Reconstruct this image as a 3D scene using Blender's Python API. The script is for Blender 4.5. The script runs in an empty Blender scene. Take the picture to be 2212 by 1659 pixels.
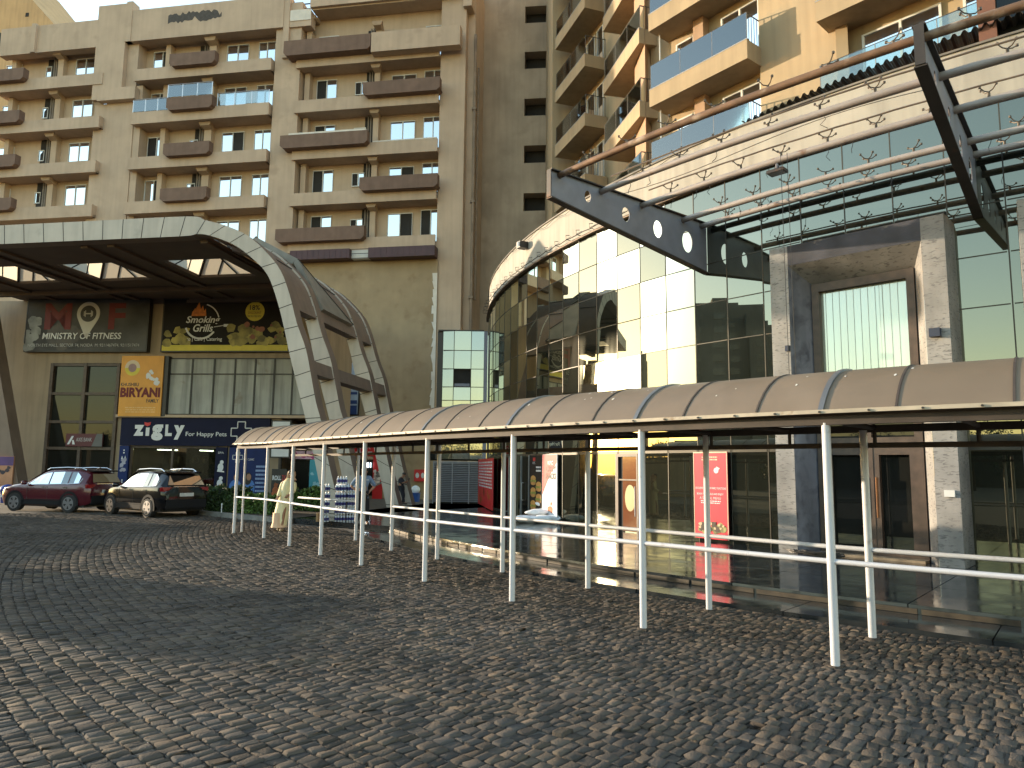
import bpy, bmesh, math, random
import numpy as np
from mathutils import Vector, Matrix
random.seed(7); rng=np.random.default_rng(7)
SC=bpy.context.scene; COL=SC.collection
V=Vector; PI=math.pi; rad=math.radians
# ---------------------------------------------------------------- camera
F=1549.;CX,CY=1106.,829.5;H=1.85
PT=math.atan(247/1.3562/F);TH=rad(.62)
d_=np.array([0,math.cos(PT),math.sin(PT)]);u0_=np.array([0,-math.sin(PT),math.cos(PT)]);r0_=np.array([1.,0,0])
r_=r0_*math.cos(TH)+u0_*math.sin(TH);u_=-r0_*math.sin(TH)+u0_*math.cos(TH)
O=np.array([0,0,H]); CC=np.array([27.,35.])
def ray(x,y): return d_+r_*(x-CX)/F-u_*(y-CY)/F
def at_z(x,y,z):
    v=ray(x,y);return O+v*(z-H)/v[2]
def at_y(x,y,Y):
    v=ray(x,y);return O+v*(Y/v[1])
def cyl(x,y,R):
    v=ray(x,y);o=O[:2]-CC
    a=v[:2]@v[:2];b=2*o@v[:2];c=o@o-R*R
    D=max(b*b-4*a*c,0)
    return O+v*((-b-math.sqrt(D))/(2*a))
def theta(p): return math.degrees(math.atan2(p[1]-CC[1],p[0]-CC[0]))%360
def pol(R,t,z=0.): return V((CC[0]+R*math.cos(rad(t)),CC[1]+R*math.sin(rad(t)),z))
class Plane:                      # vertical wall plane: s along it, d outward (towards the plaza), z up
    def __init__(s,p0,ang):
        s.p0=np.array(p0,float);s.t=np.array([math.cos(rad(ang)),math.sin(rad(ang))]);s.n=np.array([s.t[1],-s.t[0]])
    def hit(s,x,y,d=0.):
        v=ray(x,y);k=((s.p0+s.n*d-O[:2])@s.n)/(v[:2]@s.n);p=O+v*k
        return (p[:2]-s.p0)@s.t,p[2]
    def P(s,a,z,d=0.):
        q=s.p0+s.t*a+s.n*d;return V((q[0],q[1],z))
    def T(s): return V((s.t[0],s.t[1],0))
    def N(s): return V((s.n[0],s.n[1],0))
# ---------------------------------------------------------------- materials
MATS={}
def nodes(name):
    m=bpy.data.materials.new(name);m.use_nodes=True;nt=m.node_tree;nt.nodes.clear()
    out=nt.nodes.new('ShaderNodeOutputMaterial');return m,nt,out
def mat(name,col,rough=.6,metal=0.,var=.12,scale=2.,bump=0.,bscale=30.,streak=0.,spots=None,sst=None,col2=None,island=0.,spec=.5,coat=0.,detail=6,trans=None):
    if name in MATS: return MATS[name]
    m,nt,out=nodes(name);N=nt.nodes.new;L=nt.links.new
    b=N('ShaderNodeBsdfPrincipled');L(b.outputs[0],out.inputs[0])
    tc=N('ShaderNodeTexCoord')
    n=N('ShaderNodeTexNoise');n.inputs['Scale'].default_value=scale;n.inputs['Detail'].default_value=detail;L(tc.outputs['Object'],n.inputs['Vector'])
    cr=N('ShaderNodeMapRange');cr.inputs['From Min'].default_value=.3;cr.inputs['From Max'].default_value=.7
    cr.inputs['To Min'].default_value=1-var;cr.inputs['To Max'].default_value=1+var;L(n.outputs[0],cr.inputs[0])
    fac=cr.outputs[0]
    def mul(a,bb):
        x=N('ShaderNodeMath');x.operation='MULTIPLY';L(a,x.inputs[0]);L(bb,x.inputs[1]);return x.outputs[0]
    if streak:
        mp=N('ShaderNodeMapping');mp.inputs['Scale'].default_value=(2.2,2.2,.16);L(tc.outputs['Object'],mp.inputs[0])
        n2=N('ShaderNodeTexNoise');n2.inputs['Scale'].default_value=1.6;n2.inputs['Detail'].default_value=5;L(mp.outputs[0],n2.inputs['Vector'])
        c2=N('ShaderNodeMapRange');c2.inputs['From Min'].default_value=.42;c2.inputs['From Max'].default_value=.72
        c2.inputs['To Min'].default_value=1.;c2.inputs['To Max'].default_value=1-streak;L(n2.outputs[0],c2.inputs[0]);fac=mul(fac,c2.outputs[0])
    if island:
        g=N('ShaderNodeNewGeometry');c3=N('ShaderNodeMapRange');c3.inputs['To Min'].default_value=1-island;c3.inputs['To Max'].default_value=1+island
        L(g.outputs['Random Per Island'],c3.inputs[0]);fac=mul(fac,c3.outputs[0])
    vm=N('ShaderNodeVectorMath');vm.operation='SCALE';vm.inputs[0].default_value=col[:3];L(fac,vm.inputs['Scale'])
    colout=vm.outputs[0]
    if col2:                                    # stones or slats of a second colour, picked piece by piece
        g2=N('ShaderNodeNewGeometry');mm=N('ShaderNodeMath');mm.operation='MULTIPLY';mm.inputs[1].default_value=7.31;L(g2.outputs['Random Per Island'],mm.inputs[0])
        fr=N('ShaderNodeMath');fr.operation='FRACT';L(mm.outputs[0],fr.inputs[0])
        v2=N('ShaderNodeVectorMath');v2.operation='SCALE';v2.inputs[0].default_value=col2;L(fac,v2.inputs['Scale'])
        mx2=N('ShaderNodeMix');mx2.data_type='RGBA';L(fr.outputs[0],mx2.inputs[0]);L(colout,mx2.inputs[6]);L(v2.outputs[0],mx2.inputs[7]);colout=mx2.outputs[2]
    if spots:                                   # spots=(colour, scale, low, high): stains with a shape of their own
        n4=N('ShaderNodeTexNoise');n4.inputs['Scale'].default_value=spots[1];n4.inputs['Detail'].default_value=8;
        if sst:
            m4=N('ShaderNodeMapping');m4.inputs['Scale'].default_value=sst;L(tc.outputs['Object'],m4.inputs[0]);L(m4.outputs[0],n4.inputs['Vector']);n4.inputs['Distortion'].default_value=.6
        else: L(tc.outputs['Object'],n4.inputs['Vector'])
        c4=N('ShaderNodeMapRange');c4.inputs['From Min'].default_value=spots[2];c4.inputs['From Max'].default_value=spots[3];L(n4.outputs[0],c4.inputs[0])
        mx=N('ShaderNodeMix');mx.data_type='RGBA';L(c4.outputs[0],mx.inputs[0]);L(colout,mx.inputs[6]);mx.inputs[7].default_value=(*spots[0],1);colout=mx.outputs[2]
    L(colout,b.inputs['Base Color'])
    b.inputs['Roughness'].default_value=rough;b.inputs['Metallic'].default_value=metal
    b.inputs['Specular IOR Level'].default_value=spec
    if coat: b.inputs['Coat Weight'].default_value=coat;b.inputs['Coat Roughness'].default_value=.05
    if trans: b.inputs['Transmission Weight'].default_value=trans
    if bump:
        nb=N('ShaderNodeTexNoise');nb.inputs['Scale'].default_value=bscale;nb.inputs['Detail'].default_value=5;L(tc.outputs['Object'],nb.inputs['Vector'])
        bp=N('ShaderNodeBump');bp.inputs['Strength'].default_value=bump;bp.inputs['Distance'].default_value=.02;L(nb.outputs[0],bp.inputs['Height']);L(bp.outputs[0],b.inputs['Normal'])
    MATS[name]=m;return m
def mirror(name,tint,dark,fac,warp=.0,wscale=.6,haze=.1,hazer=.22):
    if name in MATS: return MATS[name]
    m,nt,out=nodes(name);N=nt.nodes.new;L=nt.links.new
    g=N('ShaderNodeBsdfAnisotropic');g.inputs['Color'].default_value=(*tint,1);g.inputs['Roughness'].default_value=.0
    g2=N('ShaderNodeBsdfAnisotropic');g2.inputs['Color'].default_value=(*tint,1);g2.inputs['Roughness'].default_value=hazer
    df=N('ShaderNodeBsdfDiffuse');df.inputs[0].default_value=(*dark,1)
    tc=N('ShaderNodeTexCoord')
    if warp:
        n=N('ShaderNodeTexNoise');n.inputs['Scale'].default_value=wscale;n.inputs['Detail'].default_value=1;L(tc.outputs['Object'],n.inputs['Vector'])
        bp=N('ShaderNodeBump');bp.inputs['Strength'].default_value=warp;bp.inputs['Distance'].default_value=.05;L(n.outputs[0],bp.inputs['Height'])
        L(bp.outputs[0],g.inputs['Normal'])
    mp=N('ShaderNodeMapping');mp.inputs['Scale'].default_value=(3,3,.25);L(tc.outputs['Object'],mp.inputs[0])
    nd=N('ShaderNodeTexNoise');nd.inputs['Scale'].default_value=2.;nd.inputs['Detail'].default_value=6;L(mp.outputs[0],nd.inputs['Vector'])
    mr=N('ShaderNodeMapRange');mr.inputs['From Min'].default_value=.35;mr.inputs['From Max'].default_value=.75;mr.inputs['To Min'].default_value=haze*.4;mr.inputs['To Max'].default_value=haze*1.8;L(nd.outputs[0],mr.inputs[0])
    mx=N('ShaderNodeMixShader');L(mr.outputs[0],mx.inputs[0]);L(g.outputs[0],mx.inputs[1]);L(g2.outputs[0],mx.inputs[2])
    lw=N('ShaderNodeFresnel');lw.inputs[0].default_value=1.45
    ad=N('ShaderNodeMath');ad.operation='ADD';ad.use_clamp=True;ad.inputs[1].default_value=fac;L(lw.outputs[0],ad.inputs[0])
    m2=N('ShaderNodeMixShader');L(ad.outputs[0],m2.inputs[0]);L(df.outputs[0],m2.inputs[1]);L(mx.outputs[0],m2.inputs[2])
    L(m2.outputs[0],out.inputs[0]);MATS[name]=m;return m
def clear_glass(name,tint,refl=.18):
    if name in MATS: return MATS[name]
    m,nt,out=nodes(name);N=nt.nodes.new;L=nt.links.new
    t=N('ShaderNodeBsdfTransparent');t.inputs[0].default_value=(*tint,1)
    g=N('ShaderNodeBsdfAnisotropic');g.inputs['Color'].default_value=(.9,.95,.95,1);g.inputs['Roughness'].default_value=.03
    lw=N('ShaderNodeFresnel');lw.inputs[0].default_value=1.5
    ad=N('ShaderNodeMath');ad.operation='ADD';ad.use_clamp=True;ad.inputs[1].default_value=refl;L(lw.outputs[0],ad.inputs[0])
    mx=N('ShaderNodeMixShader');L(ad.outputs[0],mx.inputs[0]);L(t.outputs[0],mx.inputs[1]);L(g.outputs[0],mx.inputs[2]);L(mx.outputs[0],out.inputs[0])
    MATS[name]=m;return m
def emit(name,col,st):
    if name in MATS: return MATS[name]
    m,nt,out=nodes(name);e=nt.nodes.new('ShaderNodeEmission');e.inputs[0].default_value=(*col,1);e.inputs[1].default_value=st;nt.links.new(e.outputs[0],out.inputs[0]);MATS[name]=m;return m
def translucent(name,col):
    if name in MATS: return MATS[name]
    m,nt,out=nodes(name);t=nt.nodes.new('ShaderNodeBsdfTranslucent');t.inputs[0].default_value=(*col,1)
    d=nt.nodes.new('ShaderNodeBsdfDiffuse');d.inputs[0].default_value=(*col,1);mx=nt.nodes.new('ShaderNodeMixShader');mx.inputs[0].default_value=.2
    nt.links.new(t.outputs[0],mx.inputs[1]);nt.links.new(d.outputs[0],mx.inputs[2]);nt.links.new(mx.outputs[0],out.inputs[0]);MATS[name]=m;return m
# ---------------------------------------------------------------- mesh builder
class MB:
    def __init__(s): s.v=[];s.f=[];s.marks=[]
    def use(s,i): s.marks.append((len(s.f),i))
    def poly(s,pts):
        n=len(s.v);s.v+= [V(p) for p in pts];s.f.append(list(range(n,n+len(pts))))
    def hexa(s,a,b,c,d,e,f,g,h):      # bottom a b c d, top e f g h
        n=len(s.v);s.v+=[V(p) for p in (a,b,c,d,e,f,g,h)]
        s.f+=[[n+3,n+2,n+1,n],[n+4,n+5,n+6,n+7],[n,n+1,n+5,n+4],[n+1,n+2,n+6,n+5],[n+2,n+3,n+7,n+6],[n+3,n,n+4,n+7]]
    def box(s,p,ax,ay,az):
        p,ax,ay,az=V(p),V(ax),V(ay),V(az);q=[p,p+ax,p+ax+ay,p+ay];s.hexa(*q,*[x+az for x in q])
    def cbox(s,c,sx,sy,sz,rz=0.):
        ax=V((math.cos(rz),math.sin(rz),0))*sx;ay=V((-math.sin(rz),math.cos(rz),0))*sy
        s.box(V(c)-ax/2-ay/2-V((0,0,sz/2)),ax,ay,V((0,0,sz)))
    def prism(s,pts,vec):
        n=len(s.v);k=len(pts);vec=V(vec);s.v+=[V(p) for p in pts]+[V(p)+vec for p in pts]
        s.f.append(list(range(n+k-1,n-1,-1)));s.f.append(list(range(n+k,n+2*k)))
        for i in range(k):
            j=(i+1)%k;s.f.append([n+i,n+j,n+k+j,n+k+i])
    def wb(s,pl,s0,s1,z0,z1,d0,d1):   # box in a wall plane's coordinates
        s.hexa(pl.P(s0,z0,d1),pl.P(s1,z0,d1),pl.P(s1,z0,d0),pl.P(s0,z0,d0),pl.P(s0,z1,d1),pl.P(s1,z1,d1),pl.P(s1,z1,d0),pl.P(s0,z1,d0))
    def arc(s,t0,t1,z0,z1,R0,R1,n=24): # ring sector box, R0<R1
        for i in range(n):
            a=t0+(t1-t0)*i/n;b=t0+(t1-t0)*(i+1)/n
            q=[pol(R1,a,z0),pol(R1,b,z0),pol(R0,b,z0),pol(R0,a,z0)];w=[pol(R1,a,z1),pol(R1,b,z1),pol(R0,b,z1),pol(R0,a,z1)]
            k=len(s.v);s.v+=q+w;s.f+=[[k+3,k+2,k+1,k],[k+4,k+5,k+6,k+7],[k,k+1,k+5,k+4],[k+2,k+3,k+7,k+6]]
            if i==0: s.f.append([k+3,k,k+4,k+7])
            if i==n-1: s.f.append([k+1,k+2,k+6,k+5])
    def tube(s,pts,r,n=8,caps=True):
        pts=[V(p) for p in pts];rs=r if isinstance(r,(list,tuple)) else [r]*len(pts);base=len(s.v);up=None
        for i,p in enumerate(pts):
            t=(pts[min(i+1,len(pts)-1)]-pts[max(i-1,0)]).normalized()
            if up is None: up=V((0,0,1)) if abs(t.z)<.9 else V((1,0,0))
            x=t.cross(up)
            if x.length<1e-6: x=t.cross(V((0,1,0)))
            x.normalize();y=x.cross(t).normalized()
            for k in range(n):
                a=2*PI*k/n;s.v.append(p+(x*math.cos(a)+y*math.sin(a))*rs[i])
        for i in range(len(pts)-1):
            for k in range(n):
                a=base+i*n+k;b=base+i*n+(k+1)%n;s.f.append([a,b,b+n,a+n])
        if caps:
            s.f.append([base+k for k in range(n-1,-1,-1)]);e=base+(len(pts)-1)*n;s.f.append([e+k for k in range(n)])
    def disc(s,c,ax,ay,r,n=20,ry=None):
        c,ax,ay=V(c),V(ax),V(ay);ry=ry or r
        s.poly([c+ax*(r*math.cos(2*PI*k/n))+ay*(ry*math.sin(2*PI*k/n)) for k in range(n)])
    def cyl(s,c,axis,r,h,n=20,r2=None):
        c=V(c);ax=V(axis).normalized();s.tube([c,c+ax*h],[r,r if r2 is None else r2],n)
    def ring(s,c,ax,ay,r0,r1,n=24,a0=0.,a1=2*PI):
        c,ax,ay=V(c),V(ax),V(ay)
        for k in range(n):
            a=a0+(a1-a0)*k/n;b=a0+(a1-a0)*(k+1)/n
            s.poly([c+(ax*math.cos(q)+ay*math.sin(q))*r for q,r in ((a,r0),(b,r0),(b,r1),(a,r1))])
    def ball(s,c,rx,ry,rz,n=10,m=7):
        c=V(c);b=len(s.v)
        for i in range(m+1):
            ph=PI*i/m
            for k in range(n):
                a=2*PI*k/n;s.v.append(c+V((rx*math.sin(ph)*math.cos(a),ry*math.sin(ph)*math.sin(a),rz*math.cos(ph))))
        for i in range(m):
            for k in range(n):
                s.f.append([b+i*n+k,b+(i+1)*n+k,b+(i+1)*n+(k+1)%n,b+i*n+(k+1)%n])
    def build(s,name,m,parent=None,smooth=False,local=False,sm_angle=None):
        me=bpy.data.meshes.new(name)
        off=V((0,0,0))
        if parent is not None and not local:
            p=parent
            while p is not None: off+=p.location;p=p.parent
        me.from_pydata([tuple(v-off) for v in s.v],[],s.f)
        for q in (m if isinstance(m,list) else [m] if m is not None else []): me.materials.append(q)
        if s.marks:
            for k,(st,ix) in enumerate(s.marks):
                en=s.marks[k+1][0] if k+1<len(s.marks) else len(s.f)
                for q in range(st,en): me.polygons[q].material_index=ix
        bm=bmesh.new();bm.from_mesh(me);bmesh.ops.recalc_face_normals(bm,faces=bm.faces);bm.to_mesh(me);bm.free()
        if smooth: me.polygons.foreach_set('use_smooth',[True]*len(me.polygons))
        if smooth and sm_angle:
            try: me.set_sharp_from_angle(angle=rad(sm_angle))
            except Exception: pass
        o=bpy.data.objects.new(name,me);COL.objects.link(o)
        if parent is not None: o.parent=parent
        return o
def tag(o,label=None,cat=None,group=None,kind=None):
    for k,v in (('label',label),('category',cat),('group',group),('kind',kind)):
        if v: o[k]=v
    return o
def thing(name,label,cat,loc=(0,0,0),rz=0.,group=None):
    o=bpy.data.objects.new(name,None);COL.objects.link(o);o.location=loc;o.rotation_euler=(0,0,rz);return tag(o,label,cat,group)
def copy_tree(o,parent=None):
    c=o.copy();COL.objects.link(c);c.parent=parent
    for ch in [x for x in o.children]: copy_tree(ch,c)
    return c
def text(s,pl,s0,s1,z0,z1,d,m,parent,name='lettering',bold=0.,shear=0.,ext=.01,fit=True,extra=None):
    cu=bpy.data.curves.new(name,'FONT');cu.body=s;cu.size=1;cu.offset=bold;cu.shear=shear;cu.extrude=.0;cu.resolution_u=3
    cu.align_x='LEFT'
    t=bpy.data.objects.new(name,cu);COL.objects.link(t);bpy.context.view_layer.update()
    me=bpy.data.meshes.new_from_object(t.evaluated_get(bpy.context.evaluated_depsgraph_get()))
    bpy.data.objects.remove(t);bpy.data.curves.remove(cu)
    vs=[v.co.copy() for v in me.vertices]
    if not vs: return None
    x0=min(v.x for v in vs);x1=max(v.x for v in vs);y0=min(v.y for v in vs);y1=max(v.y for v in vs)
    kx=(s1-s0)/(x1-x0);ky=(z1-z0)/(y1-y0)
    b=MB();b.v=[pl.P(s0+(v.x-x0)*kx,z0+(v.y-y0)*ky,d) for v in vs];b.f=[list(p.vertices) for p in me.polygons]
    bpy.data.meshes.remove(me)
    o=b.build(name,m,parent);return o
# ---------------------------------------------------------------- camera, light
cam=bpy.data.cameras.new('camera');co=bpy.data.objects.new('camera',cam);COL.objects.link(co)
co.matrix_world=Matrix(((r_[0],u_[0],-d_[0],O[0]),(r_[1],u_[1],-d_[1],O[1]),(r_[2],u_[2],-d_[2],O[2]),(0,0,0,1)))
cam.sensor_width=36;cam.sensor_fit='HORIZONTAL';cam.lens=F/2212*36;cam.clip_start=.1;cam.clip_end=3000;SC.camera=co
SUN=V((-.913,.387,.144)).normalized();EL=math.asin(SUN.z);AZ=math.atan2(SUN.x,SUN.y)
w=bpy.data.worlds.new('World');SC.world=w;w.use_nodes=True;nt=w.node_tree
sky=nt.nodes.new('ShaderNodeTexSky');sky.sky_type='NISHITA';sky.sun_disc=False;sky.sun_elevation=EL;sky.sun_rotation=AZ
sky.air_density=1.25;sky.dust_density=.35;sky.ozone_density=1.0
bg=nt.nodes['Background'];nt.links.new(sky.outputs[0],bg.inputs[0]);bg.inputs[1].default_value=.15
sl=bpy.data.lights.new('sun','SUN');sl.energy=2.0;sl.angle=rad(.5);sl.color=(1.,.80,.56);so=bpy.data.objects.new('sun',sl);COL.objects.link(so)
so.rotation_euler=(-SUN).to_track_quat('-Z','Y').to_euler();so.location=(-60,30,40)
vs=SC.view_settings;vs.view_transform='Standard';vs.look='None';vs.gamma=1;vs.exposure=2.15
SC.cycles.max_bounces=8;SC.cycles.glossy_bounces=4;SC.cycles.transparent_max_bounces=12;SC.cycles.sample_clamp_indirect=6;SC.cycles.caustics_reflective=False;SC.cycles.caustics_refractive=False
# ---------------------------------------------------------------- ground
m_mortar=mat('sand_mortar',(.125,.103,.080),.95,var=.25,scale=3,bump=.4,bscale=60)
m_cobble=mat('cobble_granite',(.090,.073,.058),.9,col2=(.070,.062,.056),var=.26,scale=.45,bump=.5,bscale=70,island=.26,spots=((.125,.10,.075),1.6,.52,.78),spec=.15)
b=MB();g=400;b.poly([(-g,-g,-.017),(g,-g,-.017),(g,g,-.017),(-g,g,-.017)]);o=b.build('ground',m_mortar);tag(o,'sandy ground under the cobbles and far beyond the plaza','ground',kind='structure')
KA=at_z(620,1131,0.)[:2];KB=at_z(440,1113,0.)[:2]       # kerb line (front of the planting bed)
kd=(KB-KA)/np.linalg.norm(KB-KA);KN=np.array([kd[1],-kd[0]]);KN=KN if KN[1]>0 else -KN   # towards the back
def cobbles():
    rows=[];R=34.63
    W=.136
    tx=[]
    while R<66:
        st=.098/R;a0=rad(190);a1=rad(262);n=int((a1-a0)/st)
        wd=rng.uniform(.8,1.2,n);e=np.concatenate([[0],np.cumsum(wd)]);e=e/e[-1]*(a1-a0)+a0+rng.uniform(0,st)
        am=(e[:-1]+e[1:])/2;hw=(e[1:]-e[:-1])/2*R-.0085
        tx.append(np.stack([np.full(n,R+W/2),am,hw,np.full(n,W/2-.0055)],1));R+=W
    S=np.concatenate(tx);x=CC[0]+S[:,0]*np.cos(S[:,1]);y=CC[1]+S[:,0]*np.sin(S[:,1])
    q=np.stack([x,y,np.full(len(x),-H)],1);dep=q@d_;px=CX+F*(q@r_)/np.maximum(dep,.1);py=CY-F*(q@u_)/np.maximum(dep,.1)
    beh=(np.stack([x,y],1)-KA)@KN
    k=(dep>2.)&(px>-260)&(px<2480)&(py<1860)&((beh<-.05)|(x<KB[0]-.0))&(y<31)
    S=S[k];x=x[k];y=y[k];n=len(S);print('cobbles',n)
    gu=np.array([-1,-.80,.80,1.]);U,Wv=np.meshgrid(gu,gu);U=U.ravel();Wv=Wv.ravel()      # 16 top points
    edge=(np.abs(U)>.9).astype(float)+(np.abs(Wv)>.9).astype(float)
    ringi=[0,1,2,3,7,11,15,14,13,12,8,4]
    top=np.zeros((n,16,3))
    jit=rng.normal(0,.010,(n,16,2))
    ru=(U[None]*S[:,2:3]+jit[:,:,0]*.6);rv=(Wv[None]*S[:,3:4]+jit[:,:,1]*.6)
    h=-edge[None]*rng.uniform(.003,.008,(n,1))+rng.normal(0,.0032,(n,16))+rng.normal(0,.0045,(n,1))
    h+=ru*rng.normal(0,.026,(n,1))+rv*rng.normal(0,.026,(n,1))
    c=np.cos(S[:,1]);s=np.sin(S[:,1])
    tw=rng.normal(0,.05,n);ct,stt=np.cos(tw),np.sin(tw);ru,rv=ru*ct[:,None]-rv*stt[:,None],ru*stt[:,None]+rv*ct[:,None]
    top[:,:,0]=x[:,None]+rv*c[:,None]-ru*s[:,None];top[:,:,1]=y[:,None]+rv*s[:,None]+ru*c[:,None];top[:,:,2]=h
    sk=top[:,ringi,:].copy();sk[:,:,2]=-.05
    vv=np.concatenate([top,sk],1).reshape(-1,3)
    fa=[[j*4+i,j*4+i+1,(j+1)*4+i+1,(j+1)*4+i] for j in range(3) for i in range(3)]
    for i in range(12):
        a,bq=ringi[i],ringi[(i+1)%12];fa.append([16+i,16+(i+1)%12,bq,a])
    fa=np.array(fa);ff=(fa[None]+ (np.arange(n)*28)[:,None,None]).reshape(-1)
    me=bpy.data.meshes.new('cobblestones');nf=n*21
    me.vertices.add(len(vv));me.vertices.foreach_set('co',vv.ravel());me.loops.add(nf*4);me.loops.foreach_set('vertex_index',ff)
    me.polygons.add(nf);me.polygons.foreach_set('loop_start',np.arange(nf)*4);me.polygons.foreach_set('use_smooth',np.ones(nf,bool))
    me.update(calc_edges=True);me.validate();me.materials.append(m_cobble)
    o=bpy.data.objects.new('cobblestone_paving',me);COL.objects.link(o);tag(o,'grey granite cobblestones laid in long curved rows','paving',kind='structure')
cobbles()
# polished granite platform and its lower strip
m_gran=mat('polished_granite',(.022,.026,.029),.085,var=.35,scale=1.4,spec=.75,spots=((.05,.05,.047),3.,.55,.8))
nt_=m_gran.node_tree
def granite_joints(m):
    nt=m.node_tree;N=nt.nodes.new;L=nt.links.new;b=[x for x in nt.nodes if x.type=='BSDF_PRINCIPLED'][0]
    tc=N('ShaderNodeTexCoord');mp=N('ShaderNodeMapping');mp.inputs['Scale'].default_value=(7,7,7);L(tc.outputs['Object'],mp.inputs[0])
    n=N('ShaderNodeTexNoise');n.inputs['Scale'].default_value=1.;n.inputs['Detail'].default_value=6;L(mp.outputs[0],n.inputs['Vector'])
    bp=N('ShaderNodeBump');bp.inputs['Strength'].default_value=.06;bp.inputs['Distance'].default_value=.02;L(n.outputs[0],bp.inputs['Height']);L(bp.outputs[0],b.inputs['Normal'])
    n2=N('ShaderNodeTexNoise');n2.inputs['Scale'].default_value=2.3;n2.inputs['Detail'].default_value=8;L(tc.outputs['Object'],n2.inputs['Vector'])
    mr=N('ShaderNodeMapRange');mr.inputs['From Min'].default_value=.35;mr.inputs['From Max'].default_value=.7;mr.inputs['To Min'].default_value=.05;mr.inputs['To Max'].default_value=.24;L(n2.outputs[0],mr.inputs[0]);L(mr.outputs[0],b.inputs['Roughness'])
granite_joints(m_gran)
PZ=.16;R1=33.55;R2=34.58
def ringpoly(b,Ra,Rb,z,t0,t1,n,gap=0.):
    for i in range(n):
        a=t0+(t1-t0)*i/n+gap;c=t0+(t1-t0)*(i+1)/n-gap;b.poly([pol(Ra,a,z),pol(Rb,a,z),pol(Rb,c,z),pol(Ra,c,z)])
b=MB()
TA,TB=204.6,250.
# slabs laid with thin open joints, over a darker bed
for (ra,rb) in ((31.75,R1),(29.95,31.74),(28.0,29.94)):
    n=int((TB-TA)/3.9)
    for i in range(n):
        a=TA+(TB-TA)*i/n;c=TA+(TB-TA)*(i+1)/n;g=.012
        b.arc(a+g,c-g,0.,PZ,ra+.004,rb-.004,4)
# left part of the platform: from the kerb back to the walls
L0=pol(R1,TA);L1=pol(28.0,TA)
left=[(L0.x,L0.y),(KA[0]+.1,KA[1]+.25)]
bk=np.array([KA[0],KA[1]])+KN*12.5
left+=[(KA[0]-1.0+KN[0]*3.,KA[1]+KN[1]*3.),(bk[0]+2.6,bk[1]+4.),(-4.,44.),(-1.,44.),(2.5,40),(.0,33.),(L1.x,L1.y)]
b.prism([V((x,y,0)) for x,y in left],(0,0,PZ-.002))
o=b.build('entrance_platform',m_gran);tag(o,'polished dark granite platform in front of the glass building','platform',kind='structure')
b=MB();n=12
for i in range(n):
    a=TA+(TB-TA)*i/n;c=TA+(TB-TA)*(i+1)/n;b.arc(a+.012,c-.012,-.03,.045,R1+.003,R2,5)
o=b.build('granite_step',m_gran);tag(o,'low polished granite strip edging the cobbles','step',kind='structure')
m_edge=mat('sunlit_riser_stone',(.13,.095,.058),.6,var=.4,scale=4,streak=.5)
m_edge2=mat('shaded_riser_stone',(.055,.042,.028),.6,var=.5,scale=5,streak=.4)  # riser sunlight and shade are put into these two stone colours
for nm,ta,tb,n,m,lb in (('step_riser',TA+1,216.5,12,mat('sunlit_riser_stone',(.32,.26,.17),.5,var=.3,scale=4,streak=.3),'pale stone riser strip along the far half of the platform edge'),('stained_step_riser',216.6,TB,18,m_edge2,'dark stained riser strip along the near half of the platform edge')):
    b=MB()
    for i in range(n):
        p=ta+(tb-ta)*i/n;q=ta+(tb-ta)*(i+1)/n;b.arc(p+.04,q-.04,.05,.115,R1-.002,R1+.014,3)
    o=b.build(nm,m);tag(o,lb,'riser',kind='structure')
# kerb and planting bed
m_kerb=mat('kerb_concrete',(.22,.21,.19),.85,var=.25,scale=3,bump=.2)
b=MB();e=KB+kd*1.2
for i in range(9):
    p=KA+(e-KA)*i/9;q=KA+(e-KA)*(i+.985)/9;a=V((p[0],p[1],-.04));c=V((q[0]-p[0],q[1]-p[1],0));b.box(a,c,V((KN[0],KN[1],0))*.18,V((0,0,.19)))
o=b.build('kerb',m_kerb);tag(o,'grey concrete kerb in front of the hedges','kerb',kind='structure')
m_soil=mat('bed_soil',(.06,.045,.03),.95,var=.4,scale=8,bump=.5)
b=MB();p=KA+KN*.18;q=e+KN*.18;b.prism([V((p[0],p[1],-.03)),V((q[0],q[1],-.03)),V((q[0]+KN[0]*3,q[1]+KN[1]*3,-.03)),V((p[0]+KN[0]*3,p[1]+KN[1]*3,-.03))],(0,0,.14))
o=b.build('planting_bed',m_soil);tag(o,'dark soil bed behind the kerb','bed',kind='structure')
# ---------------------------------------------------------------- left apartment block above the podium
m_tan=mat('tan_render',(.49,.375,.275),.9,var=.10,scale=.7,streak=.10,bump=.1,bscale=20,spots=((.41,.31,.225),.9,.60,.75))
m_tan2=mat('tan_render_back',(.48,.365,.26),.9,var=.08,scale=.9,streak=.1)
m_brown=mat('brown_render',(.175,.112,.082),.85,var=.12,scale=2,streak=.15)
m_white=mat('white_upvc',(.62,.62,.60),.5,var=.05)
m_pipe=mat('drain_pipe',(.20,.17,.14),.6,var=.2)
m_dark=mat('dark_interior',(.018,.016,.014),.8,var=.3)
m_pane=mirror('window_pane',(.97,.99,1.),(.012,.014,.016),.85,warp=.02,wscale=.8,haze=.05)
m_whitewash=mat('white_band',(.66,.62,.55),.8,var=.1)
T=Plane((0,41.5),-9.3)
blk=thing('apartment_building','tan apartment block with long balconies and brown planter boxes above the signboards','building',tuple(T.P(-18,0)))
ZB=[15.03,18.08,21.12,24.25,27.30,30.2]
FL=.80
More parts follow.
